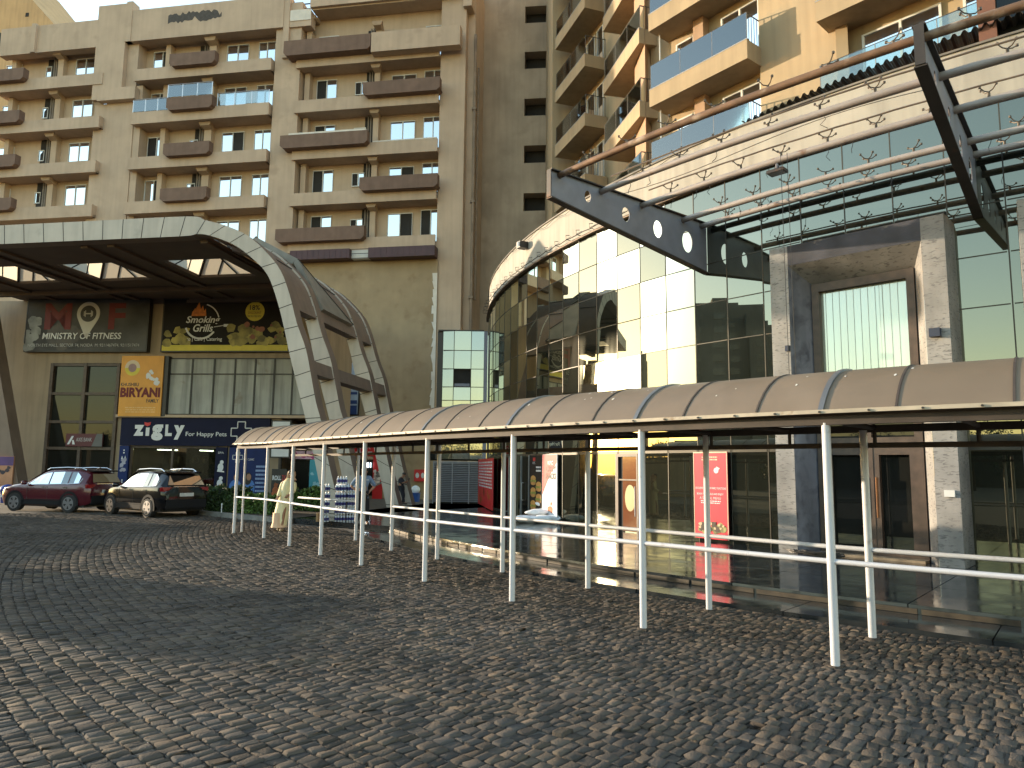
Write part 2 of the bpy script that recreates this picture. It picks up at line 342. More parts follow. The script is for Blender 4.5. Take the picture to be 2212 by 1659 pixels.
def window(pl,s0,s1,z0,z1,d,parent,panes=2,open_pane=None,fw=.055):
    if pl is T: s0*=.985;s1*=.985
    b=MB();b.wb(pl,s0,s1,z0,z0+fw,d,d+.07);b.wb(pl,s0,s1,z1-fw,z1,d,d+.07)
    n=panes;w=(s1-s0)/n
    for i in range(n+1):
        x=s0+w*i;b.wb(pl,max(s0,x-fw/2),min(s1,x+fw/2),z0+fw,z1-fw,d,d+.068)
    f=b.build('window',m_white,parent)
    tl=random.uniform(-.012,.012);t2=random.uniform(-.012,.012)
    for i in range(n):
        p=MB();x0=s0+w*i+fw/2;x1=s0+w*(i+1)-fw/2
        tl=random.uniform(-.012,.012);t2=random.uniform(-.010,.010)
        p.poly([pl.P(x0,z0+fw,d+.02-t2),pl.P(x1,z0+fw,d+.02+tl-t2),pl.P(x1,z1-fw,d+.02+tl+t2),pl.P(x0,z1-fw,d+.02+t2)])
        p.build('pane',m_dark if i==open_pane else m_pane,f)
    return f
BD=-.85
def bays():
    wall=MB();back=MB()
    # solid masses
    spans=[(-36.5,-28.0),(-25.9,-15.85),(-14.1,-4.75)]
    piers=[(-28.0,-25.9,.0),(-15.85,-14.1,.12),(-4.75,-3.15,.0)]
    for a,c,d in piers: wall.wb(T,a,c,0,32.0 if a>-20 else 31.9,-9.,d)
    wall.wb(T,-28.9,-26.7,26.2,33.0,.02,.35)          # stepped head of the first pier
    wall.wb(T,-28.4,-25.6,26.05,26.9,.02,.45)
    wall.wb(T,-28.9,-28.02,14,26.05,-1.4,-.02);wall.wb(T,-25.88,-25.4,14,27.2,-1.4,-.05)
    for a,c in spans: back.wb(T,a,c,10.,31.5,BD-4,BD)
    # parapets
    wall.wb(T,-36.5,-28.9,30.05,32.05,-.3,.30);wall.wb(T,-33.9,-33.55,30.0,32.1,.3,.5)
    wall.wb(T,-26.7,-15.3,30.2,32.45,-.3,.34);wall.wb(T,-26.75,-26.3,30.2,33.1,-.3,.38)
    wall.wb(T,-15.3,-14.9,28.1,32.4,-.3,.30)
    wall.wb(T,-13.4,-3.5,31.3,34.5,-.4,.5)
    wall.wb(T,-14.9,-13.41,30.2,31.25,-.4,.25)
    wall.build('wall',m_tan,blk);back.build('back_wall',m_tan2,blk)
    rf=MB();rf.wb(T,-36.4,-15.9,30.35,30.6,-8.9,-.31);rf.wb(T,-13.3,-4.8,31.2,31.45,-8.9,.3);rf.wb(T,-14.0,-13.3,30.9,31.15,-8.9,-.1);rf.build('roof_slab',m_tan2,blk)
    lip=MB();lip.wb(T,-14.85,-13.42,30.6,31.35,.26,.29);lip.build('broken_parapet',m_whitewash,blk)
    rl=MB()
    for z in (31.7,32.05): rl.tube([T.P(-15.0,z,-.2),T.P(-13.3,z,-.2)],.04,6)
    rl.tube([T.P(-14.9,31.2,-.2),T.P(-14.9,32.3,-.2)],.04,6);rl.build('roof_railing',m_dark,blk)
    stain=MB();q=[]
    random.seed(3)
    n=26
    up=[(-23.6+3.9*i/n, 31.85+random.uniform(-.12,.14)-.25*(i/n>.93)) for i in range(n+1)]
    dn=[(-23.6+3.9*i/n, 31.2+random.uniform(-.16,.16)+(.22 if .35<i/n<.55 else 0)) for i in range(n+1)]
    for i in range(n):
        if dn[i][1]<up[i][1]-.02: stain.poly([T.P(dn[i][0],dn[i][1],.346),T.P(dn[i+1][0],dn[i+1][1],.346),T.P(up[i+1][0],up[i+1][1],.346),T.P(up[i][0],up[i][1],.346)])
    stain.build('peeled_plaster',mat('peeled_plaster',(.075,.068,.062),.9,var=.2,scale=6),blk)
    def slab(a,c,zb,hi,d1,name='balcony',m=m_tan,mt=None):
        s=MB();s.wb(T,a,c,zb,zb+.16,BD,d1-.14);s.wb(T,a,c,zb-.02,zb+hi,d1-.14,d1)
        return s
    def planter(a,c,zb,d1=.82,lo=.55,hi=1.40):
        s=MB();z0,z1=zb+lo,zb+hi
        s.hexa(T.P(a+.2,z0,d1),T.P(c-.2,z0,d1),T.P(c-.2,z0,.1),T.P(a+.2,z0,.1),T.P(a,z0+.18,d1),T.P(c,z0+.18,d1),T.P(c,z0+.18,.1),T.P(a,z0+.18,.1))
        s.wb(T,a,c,z0+.182,z1,.36,d1);o=s.build('planter_box',m_brown,blk);return o
    for k in range(5):
        zb=ZB[k];zt=ZB[k+1]
        # bay A
        if k>0:
            s=slab(-36.5,-28.15,zb,FL,.40);s.wb(T,-28.29,-28.15,zb,zb+FL,-1.4,.26);s.build('balcony',m_tan,blk)
            planter(-37.4,-33.9,zb)
        s=slab(-25.75,-15.95,zb,FL,.42)
        s.wb(T,-16.09,-15.95,zb,zb+FL,-1.4,.28);s.build('balcony',m_tan,blk)
        planter(-22.95,-19.7,zb)
        s=slab(-14.25,-4.75,zb,FL,.34);s.build('balcony',m_tan,blk)
        if k==4:
            planter(-14.85,-9.05,zb,.95,.5,1.5)
            e=MB();e.wb(T,-9.0,-3.3,zb+.25,zb+1.55,.36,.95);e.build('balcony',m_tan,blk)
        elif k%2==0: planter(-14.85,-9.08,zb)
        else: planter(-9.5,-4.55,zb)
        # fins, ducts, beams in each bay
        for (f0,f1,dx0,dx1,b0) in ((-32.93,-32.5,-33.57,-33.0,-31.9),(-21.26,-20.75,-21.86,-21.3,-20.2),(-9.36,-9.0,-9.9,-9.4,-8.4)):
            if k==0 and f0<-30: continue
            f0*=.985;f1*=.985;dx0*=.985;dx1*=.985;fin=MB();bm_=MB();du=MB()
            fin.wb(T,f0,f1,zb+.16,zt-.02,BD,BD+.4)
            bm_.hexa(T.P(f0-.05,zt-.22,.0),T.P(f1+.1,zt-.22,.0),T.P(f1,zt-.42,BD),T.P(f0,zt-.42,BD),T.P(f0-.1,zt-.02,.1),T.P(f1+.25,zt-.02,.1),T.P(f1,zt-.02,BD),T.P(f0,zt-.02,BD))
            for j in range(3): du.tube([T.P(dx0+.12+.17*j,zb+.1,BD+.15),T.P(dx0+.12+.17*j,zt,BD+.15)],.055,6)
            fin.build('fin_wall',m_tan2,blk);bm_.build('beam',m_tan2,blk);du.build('drain_pipes',m_pipe,blk)
        dz=MB()
        for (dx0,dx1) in ((-33.57,-33.0),(-21.86,-21.3),(-9.9,-9.4)): dz.wb(T,dx0,dx1,zb+.17,zt-.03,BD,BD+.03)
        dz.build('duct_recess',m_dark,blk)
        # side walls of door recess
        for xx in (-24.1,-13.95,-36.05):
            sw=MB();sw.wb(T,xx,xx+.35,zb+.16,zt-.02,BD,BD+.5);sw.build('side_wall',m_tan2,blk)
        D=BD+.01;r=random.random
        op=lambda n:(random.randrange(n) if random.random()<.35 else None)
        if k>0:
            window(T,-37.5,-36.2,zb+1.2,zb+2.72,D,blk,2,op(2))
            window(T,-34.2,-33.75,zb+1.55,zb+2.35,D,blk,1)
            window(T,-31.8,-30.2,zb+1.2,zb+2.72,D,blk,2,op(2))
            window(T,-29.45,-28.45,zb+.9,zb+2.72,D,blk,2)
        window(T,-25.7,-24.3,zb+.2,zb+2.72,D,blk,2,1 if k!=2 else 0)
        window(T,-22.55,-21.95,zb+1.55,zb+2.35,D,blk,2,1)
        window(T,-20.15,-18.55,zb+1.15,zb+2.7,D,blk,2,1 if k in(2,) else op(2))
        window(T,-17.8,-16.6,zb+.85,zb+2.72,D,blk,2)
        window(T,-13.5,-12.1,zb+.2,zb+2.72,D,blk,2,0)
        window(T,-10.8,-9.98,zb+1.5,zb+2.4,D,blk,2,op(2))
        window(T,-8.3,-6.65,zb+1.1,zb+2.65,D,blk,2,1 if k in(1,) else op(2))
        window(T,-6.1,-4.8,zb+.7,zb+2.8,D,blk,2,0 if k==0 else None)
    # glass railing on one floor of the middle bay, white coping on another
    zr=ZB[3]+FL
    g=MB();p=MB()
    for a,c,d,z0 in ((-25.7,-23.0,.36,zr),(-22.9,-19.75,.78,ZB[3]+1.40),(-19.6,-16.0,.36,zr)):
        g.wb(T,a,c,z0+.06,z0+.85,d-.006,d+.006)
        p.tube([T.P(a,z0+.9,d),T.P(c,z0+.9,d)],.03,6);n=3
        for i in range(n+1): x=a+(c-a)*i/n;p.tube([T.P(x,z0,d),T.P(x,z0+.9,d)],.025,6)
    g.build('glass_railing',clear_glass('rail_glass',(.72,.78,.78),.22),blk);p.build('railing_frame',mat('steel_rail',(.55,.55,.56),.3,.7,var=.05),blk)
    cp=MB();cp.wb(T,-14.3,-9.2,ZB[2]+1.41,ZB[2]+1.52,.40,.80);cp.wb(T,-8.9,-4.8,ZB[2]+FL+.004,ZB[2]+FL+.08,.22,.35);cp.build('white_coping',m_whitewash,blk)
    ac=MB();ac.wb(T,-21.6,-20.8,ZB[3]+1.45,ZB[3]+1.95,-.6,-.3);ac.build('air_conditioner',m_white,blk)
bays()
# return wall of the block, its drain pipe and the dark slot beside it
b=MB();b.wb(T,-3.148,-2.7,0,33.,-16,-.6);b.wb(T,-3.3,-2.75,30.5,33.5,-14,.3);b.build('return_wall',m_tan,blk)
b=MB();b.tube([T.P(-2.62,8.,-.45),T.P(-2.62,29.,-.45)],.09,8);b.tube([T.P(-2.5,12.,-.9),T.P(-2.5,27.,-.9)],.07,8)
for z in (12,18,24): b.wb(T,-2.78,-2.5,z,z+.12,-.62,-.34)
b.build('rainwater_pipe',mat('rain_pipe',(.24,.18,.13),.6,var=.2),blk)
b=MB();b.wb(T,-2.69,-1.0,0,30.,-12,-5.0);b.build('slot_wall',m_dark,blk)
# tan wall below, purple signband
b=MB();b.wb(T,-13.9,-4.75,0,ZB[0]-.6,-9,.04);b.wb(T,-4.75,-4.60,0,14.3,-3,.10);b.build('podium_wall',mat('tan_podium',(.34,.26,.16),.9,var=.12,scale=.8,streak=.05,bump=.12,spots=((.27,.195,.115),1.3,.55,.75)),blk)
random.seed(5);b=MB();z=3.5
while z<13.5:
    w=random.uniform(.12,.3);b.poly([T.P(-4.63-w,z,.108),T.P(-4.61,z,.108),T.P(-4.61,z+.5,.108),T.P(-4.63-random.uniform(.12,.3),z+.5,.108)]);z+=.5
b.build('paint_edge',m_whitewash,blk)
m_pur=mat('purple_band',(.060,.022,.030),.5,var=.15,scale=2)
b=MB();b.wb(T,-13.8,-9.95,14.42,15.0,.1,.85);b.wb(T,-8.75,-4.62,14.38,15.0,.1,.85)
for i in range(26):
    x=-13.75+i*.36
    if x<-10 or x>-8.7: b.wb(T,x,x+.03,14.43,14.99,.851,.862)
b.build('sign_band',m_pur,blk)
b=MB();b.wb(T,-9.94,-8.76,14.45,14.98,.1,.5);b.build('blank_sign',m_white,blk)
b=MB()
for z in (14.42,14.7,14.98): b.tube([T.P(-9.95,z,.7),T.P(-8.75,z,.7)],.02,6)
b.build('bare_frame',m_dark,blk)
# lower wing that closes the slot behind the glass box
b=MB();b.wb(T,-4.60,-1.0,0,10.5,-4.5,-3.1);b.build('low_wall',m_tan2,blk)
# ---------------------------------------------------------------- stair tower with square openings
Bp=Plane((0,45.),-6)
m_beige=mat('weathered_beige_render',(.40,.325,.245),.95,var=.20,scale=.45,streak=.12,bump=.2,bscale=12,spots=((.27,.215,.16),.7,.55,.78))
st=thing('stair_tower','weathered beige stair tower with a column of square dark openings','tower',tuple(Bp.P(0,0)))
b=MB();ops=[(18.45,19.65),(21.7,22.9),(24.95,26.15),(28.25,29.45),(31.5,32.7),(34.8,36.0)]
a0,a1=.62,2.15;zz=0
b.wb(Bp,-2.25,a0,0,42,-6,0);b.wb(Bp,a1,3.6,0,42,-6,0)
for z0,z1 in ops: b.wb(Bp,a0,a1,zz,z0,-6,-.001);zz=z1
b.wb(Bp,a0,a1,zz,42,-6,-.001);b.build('wall',m_beige,st)
for z0,z1 in ops:
    b=MB();b.wb(Bp,a0+.01,a1-.01,z0+.01,z1-.01,-5,-.9);b.build('opening',m_dark,st)
# far tower, upper left corner
far=Plane((0,85.),-4)
m_or=mat('orange_render',(.50,.33,.17),.9,var=.1,scale=.4,streak=.15)
bt=thing('distant_tower','orange tower block showing above the roofline in the top left corner','building',tuple(far.P(-75,0)))
b=MB();s0,zt=far.hit(128,57);s1,zt2=far.hit(70,0)
b.hexa(far.P(-90,0,0),far.P(s0-1,0,0),far.P(s0-1,0,-18),far.P(-90,0,-18),far.P(-90,zt2+26,0),far.P(s0-8.,zt2+26,0),far.P(s0-8.,zt2+26,-18),far.P(-90,zt2+26,-18))
b=MB();pts=[far.P(-95,0,0),far.P(s0+.5,0,0),far.P(s0+.5,zt-1,0),far.P(s1,zt2,0),far.P(s1-12,zt2+14,0),far.P(-95,zt2+14,0)]
b.prism(pts,-far.N()*20);b.build('wall',m_or,bt)
b=MB();sa,za=far.hit(56,28);sb,zb_=far.hit(62,36);b.wb(far,sa,sb,zb_,za,.0,.05);b.build('window',m_dark,bt)
b=MB();sa,za=far.hit(0,62);sb,zb_=far.hit(32,88);b.poly([far.P(sa-3,za+.6,.2),far.P(sa-3,zb_-2,.2),far.P(sb,zb_-2,.2),far.P(sb,zb_+.3,.2)]);b.build('roof',mat('dark_sheet',(.05,.045,.04),.7),bt)
# ---------------------------------------------------------------- podium with shopfronts
Q=Plane((0,35.2),-4)
m_pod=mat('podium_render',(.34,.265,.185),.9,var=.1,scale=.8,streak=.2,bump=.1)
m_black=mat('black_metal',(.02,.018,.017),.45,var=.2)
m_bronze=mat('brown_frame',(.075,.05,.036),.5,var=.3,scale=5)
m_dglass=mirror('dark_shop_glass',(.40,.42,.42),(.014,.014,.012),.04,warp=.01,haze=.06)
m_navy=mat('navy_sign',(.010,.012,.036),.6,var=.1,spec=.15)
m_navy2=mat('navy_poster',(.016,.030,.115),.6,var=.15,spec=.2)
m_wht=mat('white_lettering',(.66,.67,.69),.5,var=.03)
m_red=mat('red_print',(.55,.018,.022),.45,var=.1)
m_dred=mat('dark_red_letter',(.14,.010,.010),.6,var=.1)
m_yel=mat('yellow_print',(.62,.52,.05),.5,var=.1)
m_org=mat('orange_board',(.66,.30,.035),.45,var=.08)
pod=thing('shop_podium','low tan shop building under the big curved entrance canopy','building',tuple(Q.P(-19,0)))
b=MB();b.wb(Q,-28.6,-23.9,0,10.32,-3,0);b.wb(Q,-23.9,-10.0,7.02,10.32,-3,0);b.wb(Q,-20.15,-10.0,4.2,7.02,-3,-.001);b.wb(Q,-20.15,-19.35,0,4.2,-3,0);b.wb(Q,-14.75,-14.2,0,4.2,-3,.0)
b.wb(Q,-12.1,-11.6,0,4.2,-3,0);b.wb(Q,-10.2,-9.9,0,10.3,-6,.02);b.build('wall',m_pod,pod)
b=MB();b.wb(Q,-23.9,-9.95,0,7.0,-6,-3.2);b.wb(Q,-20.1,-11.6,-.02,.12,-3.2,.0);b.build('interior_wall',mat('dim_interior',(.10,.085,.06),.8,var=.3,scale=2),pod)
b=MB();b.wb(Q,-14.2,-12.1,0,2.8,-3,-.01);b.build('shopfront_panel',m_navy2,pod)
# dark glazed entrance
f=MB();x0,x1=-23.9,-20.16
for s in (x0,x0+1.8,x1-.16): f.wb(Q,s,s+.16,0,7.0,-.02,.14)
for z in (0,2.55,3.9,5.35,6.85): f.wb(Q,x0+.16,x1-.16,z,z+.14,-.02,.12)
fr=f.build('entrance_frame',m_bronze,pod);g=MB();g.wb(Q,x0+.1,x1-.1,.1,6.9,-.06,-.01);g.build('glass',m_dglass,fr)
# pet shop window
f=MB()
for s in (-19.35,-17.2,-14.85): f.wb(Q,s,s+.1,0,2.75,-.1,.02)
f.wb(Q,-19.25,-14.85,2.68,2.78,-.1,.02);fr=f.build('shop_window_frame',m_bronze,pod)
g=MB();g.wb(Q,-19.25,-14.85,.1,2.68,-.06,-.04);g.build('glass',clear_glass('shop_glass',(.55,.56,.5),.06),fr)
b=MB()
for r in range(4):
    for s in (-19.0,-17.6,-16.3):
        z=.25+r*.55;b.wb(Q,s,s+1.1,z,z+.04,-2.6,-2.1)
        for i in range(7): b.wb(Q,s+.04+i*.15,s+.15+i*.15,z+.042,z+.2+random.random()*.2,-2.5,-2.15)
b.build('shelves',mat('shop_goods',(.14,.11,.07),.7,var=.4,island=.7),pod)
b=MB();s0,z=Q.hit(341,964,-1.2);s1,_=Q.hit(384,966,-1.2);b.tube([Q.P(s0,2.62,-1.2),Q.P(s1,2.60,-1.2)],.03,6);s0,_=Q.hit(432,967,-1.2);s1,_=Q.hit(461,968,-1.2);b.tube([Q.P(s0,2.60,-1.2),Q.P(s1,2.58,-1.2)],.03,6)
b.build('tube_light',emit('tube_light',(.9,1.,.85),4.),pod)
# row of white panels
f=MB();xs=[-17.55,-16.35,-15.2,-14.1,-13.05,-12.05,-11.1,-10.25]
for s in xs: f.wb(Q,s-.035,s+.035,4.38,7.27,.02,.10)
for z in (4.36,6.42,7.22): f.wb(Q,xs[0],xs[-1],z,z+.055,.02,.108)
fr=f.build('panel_frame',m_black,pod);g=MB()
for a,c in zip(xs[:-1],xs[1:]): g.wb(Q,a+.03,c-.03,4.4,7.25,0.005,.05)
g.build('white_panel',mat('dirty_white_panel',(.36,.37,.35),.6,var=.12,scale=1.2,streak=.5,spots=((.17,.12,.07),1.1,.66,.80)),fr)
b=MB();b.wb(Q,-20.1,-10.2,4.215,4.35,.0,.3);b.build('ledge',m_tan2,pod)
# ---- signs
def board(name,label,pl,s0,s1,z0,z1,d,th,m,frame=None,cat='sign',group=None):
    c=pl.P((s0+s1)/2,z0,d);t=thing(name,label,cat,tuple(c),0,group)
    b=MB();b.wb(pl,s0,s1,z0,z1,d,d+th);b.build('board',m,t)
    if frame:
        f=MB();w=.06;k=th+.012
        f.wb(pl,s0-w,s1+w,z0-w,z0,d-.01,d+k);f.wb(pl,s0-w,s1+w,z1,z1+w,d-.01,d+k);f.wb(pl,s0-w,s0,z0,z1,d-.01,d+k);f.wb(pl,s1,s1+w,z0,z1,d-.01,d+k);f.build('frame',frame,t)
    return t
def blobs(pl,s0,s1,z0,z1,d,m,t,n,r0,r1,name='picture',seed=1):
    random.seed(seed);b=MB()
    for i in range(n):
        s=random.uniform(s0,s1);z=random.uniform(z0,z1);r=random.uniform(r0,r1);a0=random.random()*6
        k=9;b.poly([pl.P(min(max(s+r*random.uniform(.6,1.1)*math.cos(a0+2*PI*j/k),s0-r0),s1+r0),z+r*random.uniform(.5,.9)*math.sin(a0+2*PI*j/k),d+i*.0004) for j in range(k)])
    return b.build(name,m,t)
def lines(pl,s0,s1,z0,z1,d,m,t,rows,seed=1,name='small_print'):
    random.seed(seed);b=MB();h=(z1-z0)/rows
    for r in range(rows):
        x=s0+random.uniform(0,.06)*(s1-s0);ze=z0+h*r+h*.25
        while x<s1-.03*(s1-s0):
            wd=random.uniform(.03,.14)*(s1-s0);wd=min(wd,s1-x);b.poly([pl.P(x,ze,d),pl.P(x+wd,ze,d),pl.P(x+wd,ze+h*.5,d),pl.P(x,ze+h*.5,d)]);x+=wd+.02*(s1-s0)
    return b.build(name,m,t)
s0,s1=-25.25,-18.75;z0,z1=7.62,10.28
m_gsign=mat('grey_photo_print',(.075,.075,.076),.6,var=.6,scale=.5,spec=.2)
t=board('gym_sign','dark grey gym signboard with a white map pin and red letters','x' and Q,s0,s1,z0,z1,.02,.30,m_gsign,m_black)
D=.335
b=MB();c=Q.P(-21.95,9.55,D);R=.62
out=[(R*math.cos(a),R*math.sin(a)) for a in [rad(-28+236*i/24) for i in range(25)]]
tip=(-.05,-1.32)
inn=[(.43*math.cos(rad(-28+360*i/24)),.43*math.sin(rad(-28+360*i/24))) for i in range(25)]
ax=Q.T();az=V((0,0,1))
pt=lambda q,dd=0: c+ax*q[0]+az*q[1]+Q.N()*dd
for i in range(24):
    b.poly([pt(out[i]),pt(out[i+1]),pt((inn[int(i*236/360)][0],inn[int(i*236/360)][1])),]) if False else None
prof=out+[tip]
full=[]
for i in range(48):
    a=rad(-28+360*i/48)
    if i*7.5<=236: full.append((R*math.cos(a),R*math.sin(a)))
    else:
        f_=(i*7.5-236)/(124);e0=out[-1];e1=out[0]
        full.append((e0[0]+(tip[0]-e0[0])*f_*2,e0[1]+(tip[1]-e0[1])*f_*2) if f_<=.5 else (tip[0]+(e1[0]-tip[0])*(f_-.5)*2,tip[1]+(e1[1]-tip[1])*(f_-.5)*2))
inn=[(.43*math.cos(rad(-28+7.5*i)),.43*math.sin(rad(-28+7.5*i))) for i in range(48)]
for i in range(48):
    j=(i+1)%48;b.poly([pt(full[i]),pt(full[j]),pt(inn[j]),pt(inn[i])]);b.poly([pt(full[i]),pt(full[j]),pt(full[j],-.02),pt(full[i],-.02)])
b.build('map_pin',mat('pin_white',(.50,.49,.47),.4,var=.05),t)
b=MB();b.disc(pt((0,0),-.005),ax,az,.425,24);b.build('pin_centre',m_black,t)
b=MB()
for x,h in ((-.22,.12),(-.16,.17),(.16,.17),(.22,.12)): b.box(pt((x-.022,-h/1)),ax*.044,az*2*h,Q.N()*.01)
b.box(pt((-.16,-.03)),ax*.32,az*.06,Q.N()*.009);b.build('dumbbell',mat('pin_white',(.5,.49,.47)),t)
text('M',Q,-24.3,-22.85,8.72,10.1,D,m_dred,t,'lettering',.03);text('F',Q,-20.85,-19.95,8.72,10.1,D,m_dred,t,'lettering',.03)
text('MINISTRY OF FITNESS',Q,-24.35,-20.1,8.22,8.55,D,m_wht,t,'lettering',.012,.12)
text('NORTH EYE MALL, SECTOR 74, NOIDA  M: 9211467474, 9211517474',Q,-25.1,-19.1,7.8,7.98,D,mat('grey_lettering',(.42,.42,.42),.5),t,'lettering')
blobs(Q,-25.2,-24.6,7.8,9.4,D-.006,mat('grey_blur',(.22,.23,.22),.5,var=.4),t,14,.15,.4,seed=4);blobs(Q,-23.9,-22.4,7.75,8.9,D-.009,mat('brown_blur',(.05,.042,.035),.5,var=.4),t,12,.2,.45,seed=6)
# grill restaurant sign
s0,s1=-17.95,-11.35;z0,z1=7.62,10.28
t=board('restaurant_sign','black restaurant signboard with a flame, white script and a yellow strip along its foot',Q,s0,s1,z0,z1,.02,.22,mat('black_print',(.018,.016,.016),.6,var=.3,scale=.7,spec=.15),m_black)
D=.247;b=MB();b.wb(Q,s0,s1,z0,z0+.30,.24,D);b.build('yellow_strip',m_yel,t)
b=MB();c=Q.P(-13.15,9.65,D);b.disc(c,ax,az,.50,28);b.build('yellow_badge',m_yel,t)
text('18%',Q,-13.42,-12.9,9.72,9.98,D+.004,m_black,t,'lettering',.02);text('DISCOUNT',Q,-13.5,-12.82,9.52,9.64,D+.004,m_dred,t);text('DINE IN & TAKE AWAY',Q,-13.52,-12.8,9.34,9.46,D+.004,m_black,t);
text('Smoking',Q,-16.75,-14.95,8.95,9.42,D,m_wht,t,'lettering',.02,.25);text('Grills',Q,-16.35,-15.3,8.6,9.0,D,m_wht,t,'lettering',.02,.25)
text('Resto | Café | Catering',Q,-17.0,-14.8,8.08,8.32,D,m_wht,t,'lettering',.01)
b=MB();c=Q.P(-15.95,9.1,D);b.ring(c,ax,az,.80,.90,20,rad(200),rad(325));b.ring(c,ax,az,.92,.98,14,rad(15),rad(75));b.tube([Q.P(-15.25,8.85,D),Q.P(-14.75,8.93,D)],.02,5);b.wb(Q,-14.75,-14.5,8.86,9.0,D-.01,D+.004);b.build('ring_mark',m_wht,t)
b=MB()
for x,h,wd in ((-16.35,.42,.14),(-16.15,.75,.17),(-15.95,.55,.15),(-15.8,.4,.1)): b.poly([Q.P(x-wd,9.42,D),Q.P(x+wd,9.42,D),Q.P(x+wd*.8,9.42+h*.5,D),Q.P(x+.05,9.42+h,D),Q.P(x-wd*.7,9.42+h*.5,D)])
b.build('flame',mat('flame_print',(.65,.20,.03),.5,var=.3,scale=6),t)
m_food=mat('food_print',(.30,.25,.055),.5,var=.5,scale=2,island=.5)
blobs(Q,-17.8,-16.6,7.95,8.75,D-.002,m_food,t,16,.15,.35,seed=2);blobs(Q,-14.4,-11.5,7.95,8.9,D-.002,m_food,t,34,.18,.42,seed=9);blobs(Q,-14.2,-11.6,8.3,9.0,D+.014,mat('food_print_red',(.28,.09,.05),.5,var=.4),t,9,.08,.2,seed=12)
# biryani sign
s0,s1=-19.95,-17.72;z0,z1=4.26,7.34
t=board('biryani_sign','orange signboard with a round badge and big red lettering above the pet shop sign',Q,s0,s1,z0,z1,.02,.34,m_org,None);D=.365
b=MB();b.wb(Q,s1,s1+.22,z0,z1,.02,.30);b.build('side_panel',m_black,t)
b=MB();c=Q.P(-19.35,6.72,D);b.ring(c,ax,az,.22,.40,28,0,PI);b.build('badge_ring',mat('badge_cream',(.62,.5,.36),.5),t);b=MB();b.ring(c,ax,az,.22,.40,28,PI,2*PI);b.build('badge_ring',m_yel,t)
b=MB();b.disc(c,ax,az,.215,20);b.build('badge_centre',mat('badge_grey',(.30,.19,.20),.5),t)
text('KHUSHBU',Q,-19.9,-18.95,5.78,5.96,D,m_black,t,'lettering',.02);text('BIRYANI',Q,-19.9,-17.8,5.22,5.72,D+.006,m_dred,t,'lettering',.05);text('FAMILY',Q,-18.5,-17.85,4.95,5.14,D,m_black,t,'lettering',.02)
lines(Q,-19.6,-18.0,4.42,4.75,D,mat('faint_print',(.7,.42,.15),.5),t,3,seed=3)
blobs(Q,-18.5,-17.95,5.95,6.55,D+.004,m_wht,t,9,.10,.2,'paper_plates',seed=8)
# pet shop sign
s0,s1=-19.85,-12.1
t=board('pet_shop_sign','long navy pet shop sign with chunky white lettering and a plus outline',Q,s0,s1,2.8,4.2,.02,.16,m_navy,None);D=.19
text('z',Q,-19.15,-18.62,3.28,3.83,D,m_wht,t,'lettering',.06);text('I',Q,-18.52,-18.33,3.28,3.70,D,m_wht,t,'lettering',.05);text('g',Q,-18.22,-17.62,3.05,3.86,D,m_wht,t,'lettering',.06);text('L',Q,-17.5,-17.15,3.28,3.86,D,m_wht,t,'lettering',.06);text('y',Q,-17.05,-16.5,3.1,3.83,D,m_wht,t,'lettering',.06)
b=MB();b.poly([Q.P(-18.6,3.83,D),Q.P(-18.45,3.76,D),Q.P(-18.3,3.83,D),Q.P(-18.28,3.98,D),Q.P(-18.45,3.94,D),Q.P(-18.62,3.98,D)]);b.build('red_bow',m_red,t)
text('For Happy Pets',Q,-16.42,-14.3,3.22,3.5,D,m_wht,t,'lettering',.008)
def plus(pl,cs,cz,a,w,d,th,m,t):
    b=MB();P_=[(-w,a),(w,a),(w,w),(a,w),(a,-w),(w,-w),(w,-a),(-w,-a),(-w,-w),(-a,-w),(-a,w),(-w,w)]
    for i in range(12):
        p,q=P_[i],P_[(i+1)%12];b.tube([pl.P(cs+p[0],cz+p[1],d),pl.P(cs+q[0],cz+q[1],d)],th,5)
    b.build('plus_outline',m,t)
plus(Q,-13.55,3.5,.52,.2,D,.03,m_wht,t)
t=board('pet_shop_side_panel','narrow navy side panel with a pale cat picture left of the pet shop window',Q,-19.85,-19.36,.1,2.78,.02,.14,m_navy2,None);D=.165
blobs(Q,-19.7,-19.5,1.5,2.1,D,mat('cat_grey',(.32,.31,.38),.6,var=.4),t,10,.07,.16,'cat_picture',seed=5);b=MB()
for z in (2.55,2.42,1.05,.95): b.disc(Q.P(-19.6,z,D),ax,az,.04,10)
for x in (-19.68,-19.52): b.poly([Q.P(x-.05,2.1,D),Q.P(x+.05,2.1,D),Q.P(x,2.28,D)])
b.build('dots',m_wht,t)
t=board('pet_care_panel','tall navy panel with white dog and cat symbols beside the hedge',Q,-14.85,-14.25,.3,2.75,.03,.08,m_navy,None);D=.115
text('SPA',Q,-14.72,-14.42,2.42,2.52,D,m_wht,t)
b=MB()
for zc in (1.75,.95):
    b.disc(Q.P(-14.55,zc,D),ax,az,.15,12,.2);b.disc(Q.P(-14.5,zc+.25,D+.001),ax,az,.1,10);b.poly([Q.P(-14.7,zc-.1,D+.001),Q.P(-14.35,zc-.2,D+.001),Q.P(-14.35,zc-.26,D+.001),Q.P(-14.72,zc-.22,D+.001)])
b.build('pet_symbol',m_wht,t)
t=board('clinic_poster','blue pet clinic poster with a plus outline and two people in blue',Q,-14.15,-12.15,.25,2.72,.03,.06,m_navy2,None);D=.095
plus(Q,-13.7,2.25,.26,.1,D,.018,m_wht,t);text('VET CLINIC',Q,-13.4,-12.85,2.1,2.2,D,m_wht,t);lines(Q,-12.75,-12.25,.5,1.9,D,mat('pale_blue_print',(.25,.35,.6),.5),t,7,seed=7)
